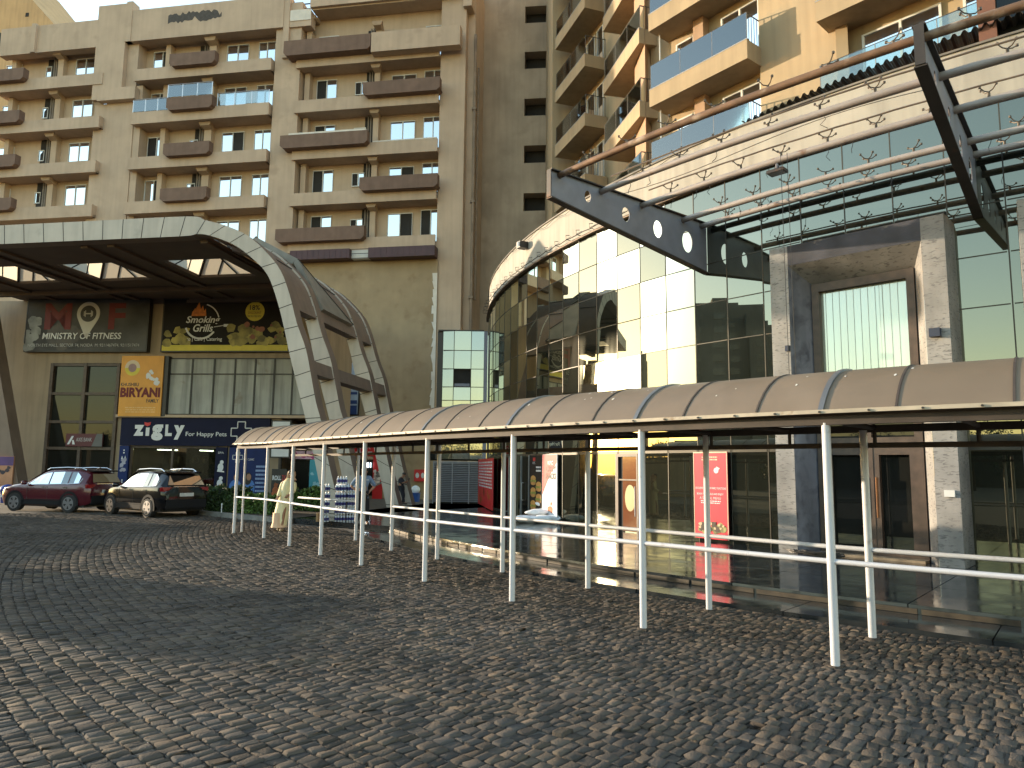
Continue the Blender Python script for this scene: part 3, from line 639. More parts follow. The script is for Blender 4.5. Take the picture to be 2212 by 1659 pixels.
m_skin=mat('skin',(.33,.17,.105),.55,var=.08);m_hair=mat('black_hair',(.012,.010,.009),.5,var=.2)
b=MB();b.disc(Q.P(-13.75,.75,D),ax,az,.32,14,.4);b.disc(Q.P(-13.05,.75,D),ax,az,.3,14,.42);b.build('printed_clothes',mat('sky_blue_print',(.06,.18,.5),.5),t);b=MB();b.disc(Q.P(-13.72,1.25,D+.004),ax,az,.13,12,.17);b.disc(Q.P(-13.08,1.28,D+.004),ax,az,.12,12,.17);b.build('printed_faces',m_skin,t);b=MB();b.disc(Q.P(-13.12,1.2,D+.002),ax,az,.19,12,.32);b.build('printed_hair',m_hair,t)
# bank sign behind the dark entrance
bs,bz=Q.hit(150,937);be,bz2=Q.hit(226,965)
t=board('bank_sign','maroon bank sign with a white mark on the dark glazed entrance',Q,bs,be,bz2,bz,.15,.08,mat('maroon_sign',(.085,.012,.018),.5),None);D=.236
b=MB();b.poly([Q.P(be-.55,bz2,D),Q.P(be,bz2,D),Q.P(be,bz,D),Q.P(be-.3,bz,D)]);b.build('grey_end',mat('sign_grey',(.10,.10,.10),.5),t)
b=MB();b.poly([Q.P(bs+.08,bz2+.1,D),Q.P(bs+.2,bz2+.1,D),Q.P(bs+.42,bz-.12,D),Q.P(bs+.3,bz-.12,D)]);b.poly([Q.P(bs+.36,bz2+.1,D),Q.P(bs+.5,bz2+.1,D),Q.P(bs+.42,bz2+.32,D),Q.P(bs+.34,bz2+.32,D)]);b.build('mark',m_wht,t)
text('AXIS BANK',Q,bs+.55,be-.55,bz-.4,bz-.2,D,mat('grey_lettering',(.42,.42,.42)),t)
# bits under and beside the arch legs
s0,z1=Q.hit(585,902,.6);s1,z0=Q.hit(629,991,.6)
t=board('lightbox_sign','blank white lightbox in a black frame on a short pole',Q,s0+.15,s1-.1,z0+.1,z1-.2,.5,.2,m_wht,m_black);b=MB();b.tube([Q.P((s0+s1)/2,.0,.55),Q.P((s0+s1)/2,z0+.1,.55)],.09,8);b.build('pole',m_black,t)
s0,z1=Q.hit(587,1013,1.6);s1,z0=Q.hit(618,1042,1.6)
t=board('food_standee','black standee with white lettering above pictures of fried food',Q,s0,s1,.1,z1,1.5,.08,m_black,None);text('ROLL',Q,s0+.05,s1-.25,z0+.1,z0+.32,1.59,m_wht,t,'lettering',.04);text('2X',Q,s1-.22,s1-.03,z0+.1,z0+.35,1.59,m_red,t);blobs(Q,s0+.1,s1-.1,.45,z0-.05,1.588,mat('fried_food',(.42,.11,.03),.6,var=.4,island=.4),t,14,.1,.2,seed=3)
s0,z1=Q.hit(627,974,.3);s1,z0=Q.hit(690,992,.3)
t=board('pink_shop_sign','small pink and white shop sign behind the front canopy leg',Q,s0,s1,z0,z1,.2,.15,mat('pink_print',(.5,.30,.38),.5,var=.3,scale=4),None);blobs(Q,s0+.2,s1-.2,z0+.1,z1-.1,.356,mat('magenta_print',(.35,.03,.16),.5),t,9,.08,.2,seed=2)
b=MB();b.wb(Q,s0,s1+.5,.1,z0-.05,.02,.1);o=b.build('dark_shop_window',m_dglass);tag(o,'dark shop window below the small pink sign','window')
s0,z1=Q.hit(668,993,.5);s1,z0=Q.hit(692,1050,.5)
t=board('cyan_panel','bright cyan panel beside the front canopy leg',Q,s0,s1,.3,z1,.3,.1,mat('cyan_print',(.03,.28,.38),.45,var=.2),None);blobs(Q,s0+.1,s1-.1,.6,z1-.2,.41,mat('cyan_pale',(.25,.5,.6),.5),t,8,.06,.16,seed=2)
# blue framed posters on the wall behind the legs
s0,z1=T.hit(692,784,.2);s1,z0=T.hit(772,895,.2)
t=board('price_board','framed blue and white price board behind the canopy legs',T,s0-1.2,s1,z0,z1,.06,.12,mat('pale_print',(.40,.46,.52),.5,var=.2),m_black)
m_bl=mat('blue_stripe',(.03,.06,.18),.5)
b=MB()
for f0,f1 in ((.0,.17),(.2,.27),(.38,.43),(.5,.56),(.60,.66)): b.wb(T,s0-1.2,s1-.06,z0+(z1-z0)*f0,z0+(z1-z0)*f1,.181,.185)
b.build('blue_stripe',m_bl,t)
# red shop front and doorway behind the guard
s0,z1=T.hit(712,957,.2);s1,z0=T.hit(812,985,.2)
t=board('red_shop_sign','wide red shop sign with white lettering between the canopy legs',T,s0,s1,z0,z1,.1,.2,m_red,None);text('LUNCH  BOX',T,s0+.3,s1-.3,z1-.35,z1-.1,.305,m_wht,t);lines(T,s0+.2,s1-.2,z0+.1,z0+.3,.305,m_wht,t,1,seed=5)
s0,z1=T.hit(782,993,.2);s1,z0=T.hit(804,1078,.2)
b=MB();b.wb(T,s0-1.6,s1,.16,z1,.05,.09);o=b.build('shop_doorway',m_dglass);tag(o,'dark shop doorway under the wide red sign','doorway')
s0,z1=T.hit(805,984,.3);s1,z0=T.hit(823,1078,.3)
t=board('menu_banner','narrow red menu banner with small food pictures right of the shop doorway',T,s0,s1,z0,z1,.12,.06,m_red,None)
blobs(T,s0+.1,s1-.1,z0+.8,z1-.9,.185,mat('menu_pics',(.45,.40,.38),.5,var=.4,island=.8),t,40,.08,.14,seed=4)
s0,z1=T.hit(783,999,.4);s1,z0=T.hit(800,1010,.4)
b=MB();b.wb(T,s0,s0+.35,z0,z1,.3,.34);b.wb(T,s0+.45,s1,z0,z1,.3,.34);o=b.build('menu_screen',emit('menu_screen',(.75,.9,1.),1.3));tag(o,'small lit white menu screen in the shop doorway','screen')
s0,z1=T.hit(897,1014,.2);s1,z0=T.hit(922,1040,.2)
t=board('fire_hose_cabinet','red fire hose cabinet with two round white windows on the tan wall','x' and T,s0,s1,z0,z1,.1,.3,m_red,None,'cabinet')
b=MB()
for fx in (.27,.73): b.disc(T.P(s0+(s1-s0)*fx,z0+(z1-z0)*.5,.405),T.T(),az,.11,14,.16)
b.build('round_window',m_wht,t)
# ---------------------------------------------------------------- entrance canopy with curved ribs
K=Plane((0,24.06),-9)
m_clad=mat('grey_cladding',(.46,.405,.34),.45,var=.07,scale=1.4,streak=.16,spots=((.30,.27,.23),1.2,.6,.8))
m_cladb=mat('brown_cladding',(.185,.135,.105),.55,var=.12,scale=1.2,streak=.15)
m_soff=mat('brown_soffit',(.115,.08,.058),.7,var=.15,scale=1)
m_seam=mat('dark_seam',(.03,.027,.025),.7)
outD=[(0,483),(200,479),(404,473.5),(442,475),(488,487.5),(535,509),(575.5,545),(606.7,585.5),(626,638),(641,697),(660.7,753.5),(671.6,809.5),(682.5,868.6),(693.4,909),(707,985),(738,1112)]
inD=[(0,527),(200,521),(392,508),(424,505.5),(454,509),(504,528),(544.5,557.5),(578,594),(598.5,649),(612.5,703.8),(625,763),(639,820.5),(653,876.5),(660.7,909),(673.5,964),(704,1112)]
OU=[K.hit(*p) for p in outD];IN=[K.hit(*p) for p in inD]
ext=-27.5;OU=[(ext,OU[0][1])]+OU;IN=[(ext,IN[0][1])]+IN
zt_=sum(p[1] for p in OU[:4])/4;OU=[(p[0],zt_) if i<4 else p for i,p in enumerate(OU)]
zi_=sum(p[1] for p in IN[:4])/4;IN=[(p[0],zi_) if i<4 else p for i,p in enumerate(IN)]
OU[-1]=(OU[-1][0],.12);IN[-1]=(IN[-1][0],.12)
def dens(L,n=4):
    # smooth resample (Catmull-Rom)
    o=[]
    for i in range(len(L)-1):
        p0=L[max(i-1,0)];p1=L[i];p2=L[i+1];p3=L[min(i+2,len(L)-1)]
        for k in range(n):
            t=k/n;o.append(tuple(.5*((2*p1[j])+(-p0[j]+p2[j])*t+(2*p0[j]-5*p1[j]+4*p2[j]-p3[j])*t*t+(-p0[j]+3*p1[j]-3*p2[j]+p3[j])*t**3) for j in (0,1)))
    return o+[L[-1]]
OUd=dens(OU);INd=dens(IN)
cp_=thing('entrance_canopy','big curved entrance canopy with pale panelled ribs and leaning legs','canopy',tuple(K.P(-8,0)))
DEP=[0,-2.15,-6.4,-8.3];i4=4*4
for r,d0 in enumerate(DEP):
    a=0 if r==0 else i4
    b=MB();b.use(0);n=len(OUd)-a
    for i in range(a,len(OUd)-1):
        o0,o1,n0,n1=OUd[i],OUd[i+1],INd[i],INd[i+1]
        b.poly([K.P(*n0,d0),K.P(*n1,d0),K.P(*o1,d0),K.P(*o0,d0)])
    b.use(1)
    st=[0];
    for i in range(1,len(OUd)): st.append(st[-1]+math.dist(OUd[i],OUd[i-1]))
    tgt=.4
    for i in range(a,len(OUd)-1):
        while tgt<=st[i+1]:
            if tgt>=st[i]:
                f=(tgt-st[i])/(st[i+1]-st[i]+1e-9);o=[OUd[i][j]+(OUd[i+1][j]-OUd[i][j])*f for j in (0,1)];q=[INd[i][j]+(INd[i+1][j]-INd[i][j])*f for j in (0,1)]
                tx=(OUd[i+1][0]-OUd[i][0]);tz=(OUd[i+1][1]-OUd[i][1]);l=math.hypot(tx,tz);tx,tz=tx/l*.014,tz/l*.014
                b.hexa(K.P(q[0]-tx,q[1]-tz,d0+.004),K.P(q[0]+tx,q[1]+tz,d0+.004),K.P(q[0]+tx,q[1]+tz,d0-.01),K.P(q[0]-tx,q[1]-tz,d0-.01),K.P(o[0]-tx,o[1]-tz,d0+.004),K.P(o[0]+tx,o[1]+tz,d0+.004),K.P(o[0]+tx,o[1]+tz,d0-.01),K.P(o[0]-tx,o[1]-tz,d0-.01))
            tgt+=.86
    rb=b.build('rib',[m_clad,m_seam],cp_)
    b=MB();dd=d0-.55
    for i in range(a,len(OUd)-1):
        o0,o1,n0,n1=OUd[i],OUd[i+1],INd[i],INd[i+1]
        b.poly([K.P(*o0,d0),K.P(*o1,d0),K.P(*o1,dd),K.P(*o0,dd)]);b.poly([K.P(*n0,d0),K.P(*n1,d0),K.P(*n1,dd),K.P(*n0,dd)]);b.poly([K.P(*n0,dd),K.P(*n1,dd),K.P(*o1,dd),K.P(*o0,dd)])
    b.build('rib_side',m_cladb,rb)
def prof_at_z(L,z):
    for i in range(len(L)-1):
        if L[i][1]>=z>=L[i+1][1] and L[i+1][0]>-13:
            f=(L[i][1]-z)/(L[i][1]-L[i+1][1]+1e-9);return L[i][0]+(L[i+1][0]-L[i][0])*f
    return L[-1][0]
def beam(z0,z1,name='cross_beam'):
    b=MB();a0,a1=prof_at_z(INd,z0),prof_at_z(OUd,z0);c0,c1=prof_at_z(INd,z1),prof_at_z(OUd,z1)
    for d1,d2 in ((-.56,-2.14),(-2.71,-6.39),(-6.96,-8.29)):
        b.hexa(K.P(a0+.04,z0,d1),K.P(a1-.04,z0,d1),K.P(a1-.04,z0,d2),K.P(a0+.04,z0,d2),K.P(c0+.04,z1,d1),K.P(c1-.04,z1,d1),K.P(c1-.04,z1,d2),K.P(c0+.04,z1,d2))
    b.build(name,m_cladb,cp_)
ZB1=(7.55,8.05);ZB2=(5.15,5.65)
beam(*ZB1);beam(*ZB2)
# curved outer skin between the ribs, down to the upper cross beam
b=MB();sk=[p for p in OUd[i4:] if p[1]>ZB1[1]]+[(prof_at_z(OUd,ZB1[1]),ZB1[1])]
for d1,d2 in ((-.56,-2.14),(-2.71,-6.39),(-6.96,-8.29)):
    for p,q in zip(sk[:-1],sk[1:]):
        b.poly([K.P(p[0]-.05,p[1]-.05,d1),K.P(q[0]-.05,q[1]-.05,d1),K.P(q[0]-.05,q[1]-.05,d2),K.P(p[0]-.05,p[1]-.05,d2)])
        b.poly([K.P(p[0]-.35,p[1]-.3,d1),K.P(q[0]-.45,q[1]-.1,d1),K.P(q[0]-.45,q[1]-.1,d2),K.P(p[0]-.35,p[1]-.3,d2)])
b.build('curved_skin',m_cladb,cp_)
b=MB()
for d1,d2 in ((-2.75,-6.35),(-.6,-2.1)):
    for fz in (.25,.6):
        p=sk[int(len(sk)*fz)];b.tube([K.P(p[0]-.03,p[1]-.03,d1),K.P(p[0]-.03,p[1]-.03,d2)],.02,5)
b.build('skin_seams',m_seam,cp_)
gl=MB();p1=sk[2];p2=sk[len(sk)//2];p3=sk[-1]
A_=K.P(p1[0]+.1,p1[1]+.35,-2.75);B_=K.P(p3[0]+.12,p3[1]+.02,-2.75);C_=K.P(p3[0]+.12,p3[1]+.02,-5.9);M_=K.P(p2[0]+.25,p2[1]+.22,-2.75)
gl.prism([A_,M_,C_],-K.T()*.25-V((0,0,.2)));gl.prism([M_,B_,C_],-K.T()*.2-V((0,0,.12)))
gl.build('skylight_gore',mat('dusty_glass',(.20,.185,.155),.35,var=.2,scale=2),cp_)
b=MB();b.tube([A_,C_],.04,6);b.tube([M_,C_],.03,6);b.build('gore_bars',m_seam,cp_)
# roof deck with three square skylights
sky_=[];zs=zi_
for (xa,xb,ya,yb) in ((-95,72,557,580),(107,291,549,577),(330,525,543,567)):
    P_=[at_z(x,y,zs) for x,y in ((xa,yb),(xb,yb),((xa+xb)/2,ya))]
    ss=[(np.array(p[:2])-K.p0)@K.t for p in P_];dd=[(np.array(p[:2])-K.p0)@K.n for p in P_]
    sky_.append((min(ss),max(ss)))
dA=-2.9;dB=-5.6
sky_=[(a+.55,c-.55) for a,c in sky_]
deck=MB();e1=-10.9
deck.wb(K,ext,e1-.9,zs,zs+.12,dA,-.56)
deck.wb(K,ext,e1-.9,zs,zs+.12,-11.2,dB)
prev=ext
for a,c in sky_: 
    if a>prev: deck.wb(K,prev,a,zs+.001,zs+.119,dB,dA)
    prev=c
deck.wb(K,prev,e1-.9,zs+.001,zs+.119,dB,dA);deck.build('roof_deck',m_soff,cp_)
bm_=MB()
for a,c in sky_:
    for x in (a-.75,c+.45): bm_.wb(K,x,x+.3,zs-.10,zs-.003,-10.8,-.6)
for d in (-6.9,-9.3): bm_.wb(K,ext,e1-1.2,zs-.22,zs-.004,d-.3,d)
bm_.build('soffit_beam',m_soff,cp_)
m_sky=translucent('skylight_sheet',(.50,.46,.37))
for a,c in sky_:
    g=MB();apx=K.P((a+c)/2,zt_+.9,(dA+dB)/2);zq=zs+.13;q=[K.P(a,zq,dA),K.P(c,zq,dA),K.P(c,zq,dB),K.P(a,zq,dB)]
    for i in range(4): g.poly([q[i],q[(i+1)%4],apx])
    so_=g.build('skylight',m_sky,cp_);f=MB()
    for i in range(4):
        f.tube([q[i],apx],.075,6)
        for k in (.33,.67):
            p=q[i].lerp(q[(i+1)%4],k);f.tube([p,q[i].lerp(apx,k) if k>.5 else q[(i+1)%4].lerp(apx,1-k)],.035,5)
        f.tube([q[i].lerp(apx,.4),q[(i+1)%4].lerp(apx,.4)],.035,5)
    f.build('glazing_bars',m_seam,so_)
# far leaning leg at the left edge
b=MB();Pa=K.hit(-28,700,-7.);Pb=K.hit(46,1085,-7.)
b.prism([K.P(Pb[0],0,-7),K.P(Pb[0]-.75,0,-7),K.P(Pa[0]-.9,zs-.4,-7),K.P(Pa[0]-.1,zs-.4,-7)],-K.N()*.6);b.build('leg',m_cladb,cp_)
# ---------------------------------------------------------------- curved glass building
RG=28.17;DTH=1.95;TH0=207.7
m_glass=mirror('mirror_glazing',(.84,.84,.70),(.012,.014,.011),.20,warp=.005,wscale=.7,haze=.05,hazer=.075)
m_glass2=mirror('ground_glazing',(.60,.60,.46),(.011,.012,.009),.16,warp=.012,wscale=.6,haze=.12,hazer=.12)
m_mul=mat('mullion_metal',(.055,.048,.036),.45,.3,var=.2)
m_fas=mat('fascia_render',(.40,.365,.31),.85,var=.08,scale=.9,streak=.22,bump=.08,spots=((.24,.215,.18),1.6,.62,.8))
m_stone=mat('granite_portal',(.265,.255,.245),.55,var=.28,scale=1.3,streak=.15,bump=.15,bscale=25,spots=((.12,.115,.115),9.,.55,.66),sst=(1.,1.,3.2))
m_soot_shade=mat('sooty_shaded_granite',(.042,.043,.056),.7,var=.4,scale=2,bump=.15,bscale=25,spots=((.30,.26,.21),1.1,.62,.68))  # lintel colour: soot, with shade painted in as well
gb=thing('glass_building','curved mirror glass building with a pale fascia and a stone entrance portal','building',tuple(pol(RG,215)))
K0,K1=-13,16
ths=[TH0+DTH*k for k in range(K0,K1+1)]
zt=[2.32,5.0,6.0,7.0,8.0,9.02]
PT0,PT1=222.45,228.95      # portal
up=MB();lo=MB()
rnd=random.Random(11)
for i in range(len(ths)-1):
    a,c=ths[i],ths[i+1]
    p0,p1=pol(RG,a),pol(RG,c);n=V((math.cos(rad((a+c)/2)),math.sin(rad((a+c)/2)),0))
    inside=lambda t0,t1: t0>PT0-.3 and t1<PT1+.3
    for j in range(len(zt)-1):
        if inside(a,c) and zt[j]<6.4: continue
        t1=rnd.gauss(0,.0007);t2=rnd.gauss(0,.0005)
        q=[(p0,zt[j],-t1-t2),(p1,zt[j],t1-t2),(p1,zt[j+1],t1+t2),(p0,zt[j+1],-t1+t2)]
        up.poly([p+n*e+V((0,0,z)) for p,z,e in q])
    if inside(a,c): continue
    if 211.2<(a+c)/2<213.4: continue
    t1=rnd.gauss(0,.002);t2=rnd.gauss(0,.003)
    q=[(p0,PZ,-t1-t2),(p1,PZ,t1-t2),(p1,zt[0],t1+t2),(p0,zt[0],-t1+t2)]
    lo.poly([p+n*e+V((0,0,z)) for p,z,e in q])
up.build('mirror_glazing',m_glass,gb);lo.build('ground_glazing',m_glass2,gb)
for t in ths:
    mu=MB()
    z0=PZ
    if PT0-.3<t<PT1+.3: z0=6.6
    n=pol(1,t)-pol(0,t);tg=V((-n.y,n.x,0));p=pol(RG,t);w=.024
    mu.hexa(*[p+tg*x*w/2+n*y+V((0,0,z)) for z in (z0,9.02) for x,y in ((-1,.010),(1,.010),(1,-.02),(-1,-.02))])
    mu.build('mullion',m_mul,gb)
for z in zt[:-1]:
    tr=MB()
    for i in range(len(ths)-1):
        a,c=ths[i],ths[i+1]
        if PT0-.3<a and c<PT1+.3 and z<6.4: continue
        h=.022 if z>3 else .07
        n=V((math.cos(rad((a+c)/2)),math.sin(rad((a+c)/2)),0));p,q=pol(RG,a,z-h/2),pol(RG,c,z-h/2);d=(q-p).normalized()*.03;p=p+d;q=q-d
        tr.hexa(p+n*.009,q+n*.009,q-n*.02,p-n*.02,p+n*.009+V((0,0,h)),q+n*.009+V((0,0,h)),q-n*.02+V((0,0,h)),p-n*.02+V((0,0,h)))
    tr.build('transom',m_mul,gb)
b=MB();b.arc(180.5,ths[-1],9.05,10.22,26.,RG+.0,72);b.build('fascia',m_fas,gb)
b=MB();b.arc(180.5,ths[-1],10.225,10.27,25.9,RG+.04,72);b.build('coping',mat('dark_coping',(.16,.14,.115),.7,var=.3,scale=3),gb)
b=MB();b.arc(180.5,ths[-1],8.99,9.048,RG-.05,RG+.12,72);b.build('drip_rail',mat('rusty_rail',(.17,.10,.055),.6,var=.35,scale=5),gb)
b=MB();b.arc(175,ths[-1],9.9,10.20,8.,25.99,30);b.build('terrace_slab',mat('terrace',(.28,.25,.21),.9),gb)
# cable hooks along the glass head
for i in range(22):
    t=184.+i*1.35+ (i%3)*.08
    if t>213: break
    b=MB();n=pol(1,t)-pol(0,t);tg=V((-n.y,n.x,0));p=pol(RG+.12,t,9.05)
    b.tube([p,p+n*.17+V((0,0,.02)),p+n*.18+V((0,0,.15)),p+n*.05+V((0,0,.17))],.011,5);b.tube([p+n*.17+V((0,0,.02)),p+n*.17+tg*.3+V((0,0,.03))],.008,4);b.build('hook_bracket',m_black,gb)
b=MB();b.tube([pol(RG+.16,t,9.12+.02*math.sin(t*5)) for t in np.arange(183.5,217.5,.7)],.014,5);b.tube([pol(RG+.09,t,10.1-.05*math.sin(t*2.2)) for t in np.arange(186,217.5,.7)],.009,4);b.build('cable',m_black,gb)
# brown door with a round yellow sticker, and its post
a,c=211.62,213.45;p0,p1=pol(RG+.02,a),pol(RG+.02,c)
class Seg(Plane):
    def __init__(s,p,q):
        s.p0=np.array([p.x,p.y]);d=np.array([q.x-p.x,q.y-p.y]);s.L=float(np.linalg.norm(d));s.t=d/s.L;s.n=np.array([s.t[1],-s.t[0]])
        if s.n@(s.p0-CC)<0: s.n=-s.n
DS=Seg(p0,p1)
f=MB();f.wb(DS,-.02,.10,PZ,2.28,-.05,.09);f.wb(DS,DS.L-.06,DS.L,PZ,2.28,-.05,.09);f.wb(DS,.1,DS.L-.06,2.2,2.28,-.05,.09);f.wb(DS,.1,DS.L-.06,1.55,1.59,0.0,.08)
dr=f.build('door',m_bronze,gb)
b=MB();b.wb(DS,.10,.24,PZ,2.2,-.04,.03);b.build('door_gap',m_dark,dr)
b=MB();b.wb(DS,.24,DS.L-.06,PZ+.02,2.2,-.03,.04);b.build('door_panel',mat('polished_brown_wood',(.16,.055,.022),.12,var=.25,scale=1.2,coat=.6),dr)
b=MB();c=DS.P(.24+(DS.L-.3)/2,1.08,.043);b.disc(c,DS.T(),V((0,0,1)),.21,24,.36);b.build('sticker',mat('dull_yellow',(.33,.27,.09),.5),dr)
b=MB();b.tube([DS.P(DS.L-.12,.6,.09),DS.P(DS.L-.12,1.4,.09)],.015,6);b.build('handle',m_white,dr)
# ground glazing posters (left part)
def facet(t0,t1): return Seg(pol(RG+.045,t0),pol(RG+.045,t1))
def between(x0,x1,y): return theta(cyl(x0,y,RG)),theta(cyl(x1,y,RG))
t0,t1=between(1050,1082,1050);S_=Seg(pol(RG+.35,t0),pol(RG+.30,t1))
t=board('red_menu_poster','tall red poster with white print beside the grey louvred shutter',S_,0,S_.L,.2,2.25,0.,.04,m_red,None,'poster');lines(S_,.15,S_.L-.15,1.0,2.15,.045,m_wht,t,9,seed=2);blobs(S_,.2,S_.L-.2,.4,.9,.046,mat('fried_food',(.42,.11,.03)),t,12,.12,.25,seed=4)
t0,t1=between(1149,1177,1050);S_=Seg(pol(RG+.06,t0),pol(RG+.06,t1))
t=board('burger_poster','black poster with rows of burgers left of the red and white chicken poster',S_,0,S_.L,.3,2.29,0.,.03,mat('black_print',(.022,.02,.02)),None,'poster')
lines(S_,.5*S_.L,.9*S_.L,1.72,1.95,.035,m_wht,t,2,seed=5);text('KFC',S_,.25*S_.L,.45*S_.L,2.0,2.08,.035,m_wht,t)
b=MB();
for k in range(3): b.wb(S_,(.27+.07*k)*S_.L,(.31+.07*k)*S_.L,2.1,2.22,.03,.036)
b.build('red_stripes',m_red,t)
for (fx,z) in ((.3,1.45),(.72,1.25),(.3,1.05),(.72,.85),(.3,.62)):
    b=MB();c=S_.P(S_.L*fx,z,.036);b.disc(c+V((0,0,.07)),S_.T(),V((0,0,1)),.2*S_.L,14,.10);b.build('burger_bun',mat('bun_print',(.50,.26,.07),.5,var=.25,scale=8),t)
    b=MB();b.disc(c+V((0,0,-.08))+S_.N()*.001,S_.T(),V((0,0,1)),.2*S_.L,14,.08);b.build('burger_base',mat('bun_base',(.40,.20,.06),.5,var=.4,scale=8),t)
    b=MB();b.wb(S_,S_.L*(fx-.22),S_.L*(fx+.22),z-.05,z+.02,.036,.04);b.build('burger_filling',mat('lettuce_print',(.20,.22,.04),.5,var=.6,scale=14),t)
t0,t1=between(1177,1209,1050);S_=Seg(pol(RG+.07,t0),pol(RG+.07,t1))
t=board('chicken_poster','red and white poster with bold outlined lettering above the white sacks',S_,0,S_.L,.2,2.31,0.,.03,m_wht,None,'poster')
b=MB();b.poly([S_.P(.02,2.3,.034),S_.P(S_.L-.02,2.3,.034),S_.P(S_.L-.02,2.05,.034),S_.P(S_.L*.5,1.6,.034),S_.P(.02,1.0,.034)]);b.build('red_field',m_red,t)
text('KFC',S_,.4*S_.L,.75*S_.L,1.98,2.10,.038,m_wht,t,'lettering',.02);text('CRISPY',S_,.28*S_.L,.95*S_.L,1.75,1.94,.039,m_black,t,'lettering',.03);text('SNACKS',S_,.25*S_.L,.95*S_.L,1.52,1.71,.039,m_black,t,'lettering',.03)
lines(S_,.15*S_.L,.9*S_.L,1.0,1.2,.036,mat('grey_lettering',(.42,.42,.42)),t,3,seed=5);blobs(S_,.35*S_.L,.65*S_.L,.5,.75,.036,mat('fried_food',(.42,.11,.03)),t,7,.08,.14,seed=2)
t0,t1=between(1103,1148,1050)
b=MB();S_=Seg(pol(RG+.05,t0),pol(RG+.05,t1))
for f_ in (0,.28,.6,.97): b.wb(S_,S_.L*f_,S_.L*f_+.06,PZ,2.3,0,.05)
fr=b.build('door_frame',mat('aluminium',(.35,.37,.38),.35,.6,var=.1),gb)
b=MB();b.wb(S_,S_.L*.66,S_.L*.97,PZ,2.25,-.02,.01);b.build('door_leaf',m_dglass,fr);b=MB();b.tube([S_.P(S_.L*.72,.75,.03),S_.P(S_.L*.72,.75,.09),S_.P(S_.L*.72,1.35,.09),S_.P(S_.L*.72,1.35,.03)],.015,6);b.build('handle',m_white,fr)
# red banner
t0,t1=between(1504,1577,1050)
S_=Seg(pol(RG+.07,t0),pol(RG+.07,t1))
t=board('red_banner','tall red sale banner with white print and a bowl of food, alone on the glass',S_,0,S_.L,PZ+.06,2.30,0.,.025,mat('bright_red_print',(.72,.022,.05),.45,var=.12,scale=3),None,'banner')
D=.030;L_=S_.L
b=MB();b.wb(S_,0,.02,.22,2.3,.026,.03);b.wb(S_,L_-.02,L_,.22,2.3,.026,.03);b.wb(S_,.02,L_-.02,2.27,2.3,.026,.03);b.build('cream_border',mat('cream_print',(.65,.5,.35),.5),t)
lines(S_,.25*L_,.72*L_,2.08,2.2,D,mat('cream_print',(.65,.5,.35)),t,2,seed=3)
b=MB();c=S_.P(.68*L_,1.85,D);b.disc(c,S_.T(),V((0,0,1)),.07,10);b.poly([c+S_.T()*.05,c+S_.T()*.11+V((0,0,.05)),c+V((0,0,.1))]);b.build('bird_mark',m_wht,t)
text('EXCLUSIVE OFFER FOR FAMILY FUNCTIONS',S_,.06*L_,.95*L_,1.40,1.45,D,m_wht,t,'lettering',.01);text('BOOK YOUR TABLE AND ENJOY',S_,.10*L_,.88*L_,1.25,1.31,D,m_wht,t,'lettering',.01);text('A SPECIAL MENU',S_,.18*L_,.8*L_,1.16,1.22,D,m_wht,t);lines(S_,.2*L_,.8*L_,1.05,1.14,D,m_wht,t,2,seed=9)
blobs(S_,.12*L_,.9*L_,.40,.58,D,mat('food_green',(.22,.20,.07),.5,var=.6,scale=12,island=.6),t,22,.05,.12,seed=3);blobs(S_,.2*L_,.8*L_,.44,.62,D+.009,mat('food_dark',(.05,.03,.02),.5,var=.6),t,7,.06,.12,seed=5);blobs(S_,.15*L_,.9*L_,.42,.6,D+.012,mat('food_cream',(.6,.45,.28),.5,var=.4),t,10,.03,.06,seed=6)
# ---- stone portal
tm=225.7;n_=pol(1,tm)-pol(0,tm)
class Por(Plane):
    def __init__(s,R,t):
        s.p0=np.array(pol(R,t))[:2];s.n=np.array([math.cos(rad(t)),math.sin(rad(t))]);s.t=np.array([-s.n[1],s.n[0]])
PP=Por(28.9,tm)
m_stain_shade=mat('stained_shaded_granite',(.15,.155,.19),.55,var=.3,scale=1.5,streak=.35,bump=.15,spots=((.05,.052,.07),3.,.5,.66),sst=(1.,1.,.7))  # left reveal: stains, plus its shade painted as dark blue
def portal(pl,so0,so1,zo,sf0,sf1,zf,si0,si1,zi,dfront,din,parent):
    b=MB();zb=PZ
    zt2=zo-.10
    # left jamb front, right jamb front, lintel, splays, outer sides
    b.wb(pl,so0,sf0,zb,zo,-.95,dfront);b.wb(pl,sf1,so1,zb,zo,-.95,dfront);
    jl=b.build('portal_front',m_stone,parent)
    b=MB();b.wb(pl,sf0,sf1,zf,zo,-.95,dfront-.001);b.build('lintel',m_soot_shade,parent)
    s=MB();e=.002
    q=MB();q.poly([pl.P(sf0+e,zb,dfront-.002),pl.P(si0,zb,din),pl.P(si0,zi,din),pl.P(sf0+e,zf-e,dfront-.002)]);q.build('stained_shaded_reveal',m_stain_shade,parent)
    s.poly([pl.P(sf1-e,zb,dfront-.002),pl.P(si1,zb,din),pl.P(si1,zi,din),pl.P(sf1-e,zf-e,dfront-.002)])
    s.poly([pl.P(sf0+e,zf-e,dfront-.002),pl.P(sf1-e,zf-e,dfront-.002),pl.P(si1,zi,din),pl.P(si0,zi,din)])
    s.build('portal_reveal',m_stone,parent)
portal(PP,-1.60,1.80,6.72,-1.20,1.40,6.28,-.90,1.12,5.9,0.,-.55,gb)
cap=MB();cap.wb(PP,-1.55,1.75,6.723,6.80,-.9,-.25);cap.build('portal_cap',m_fas,gb)
f=MB();a,c=-.90,1.12;d0,d1=-.75,-.48
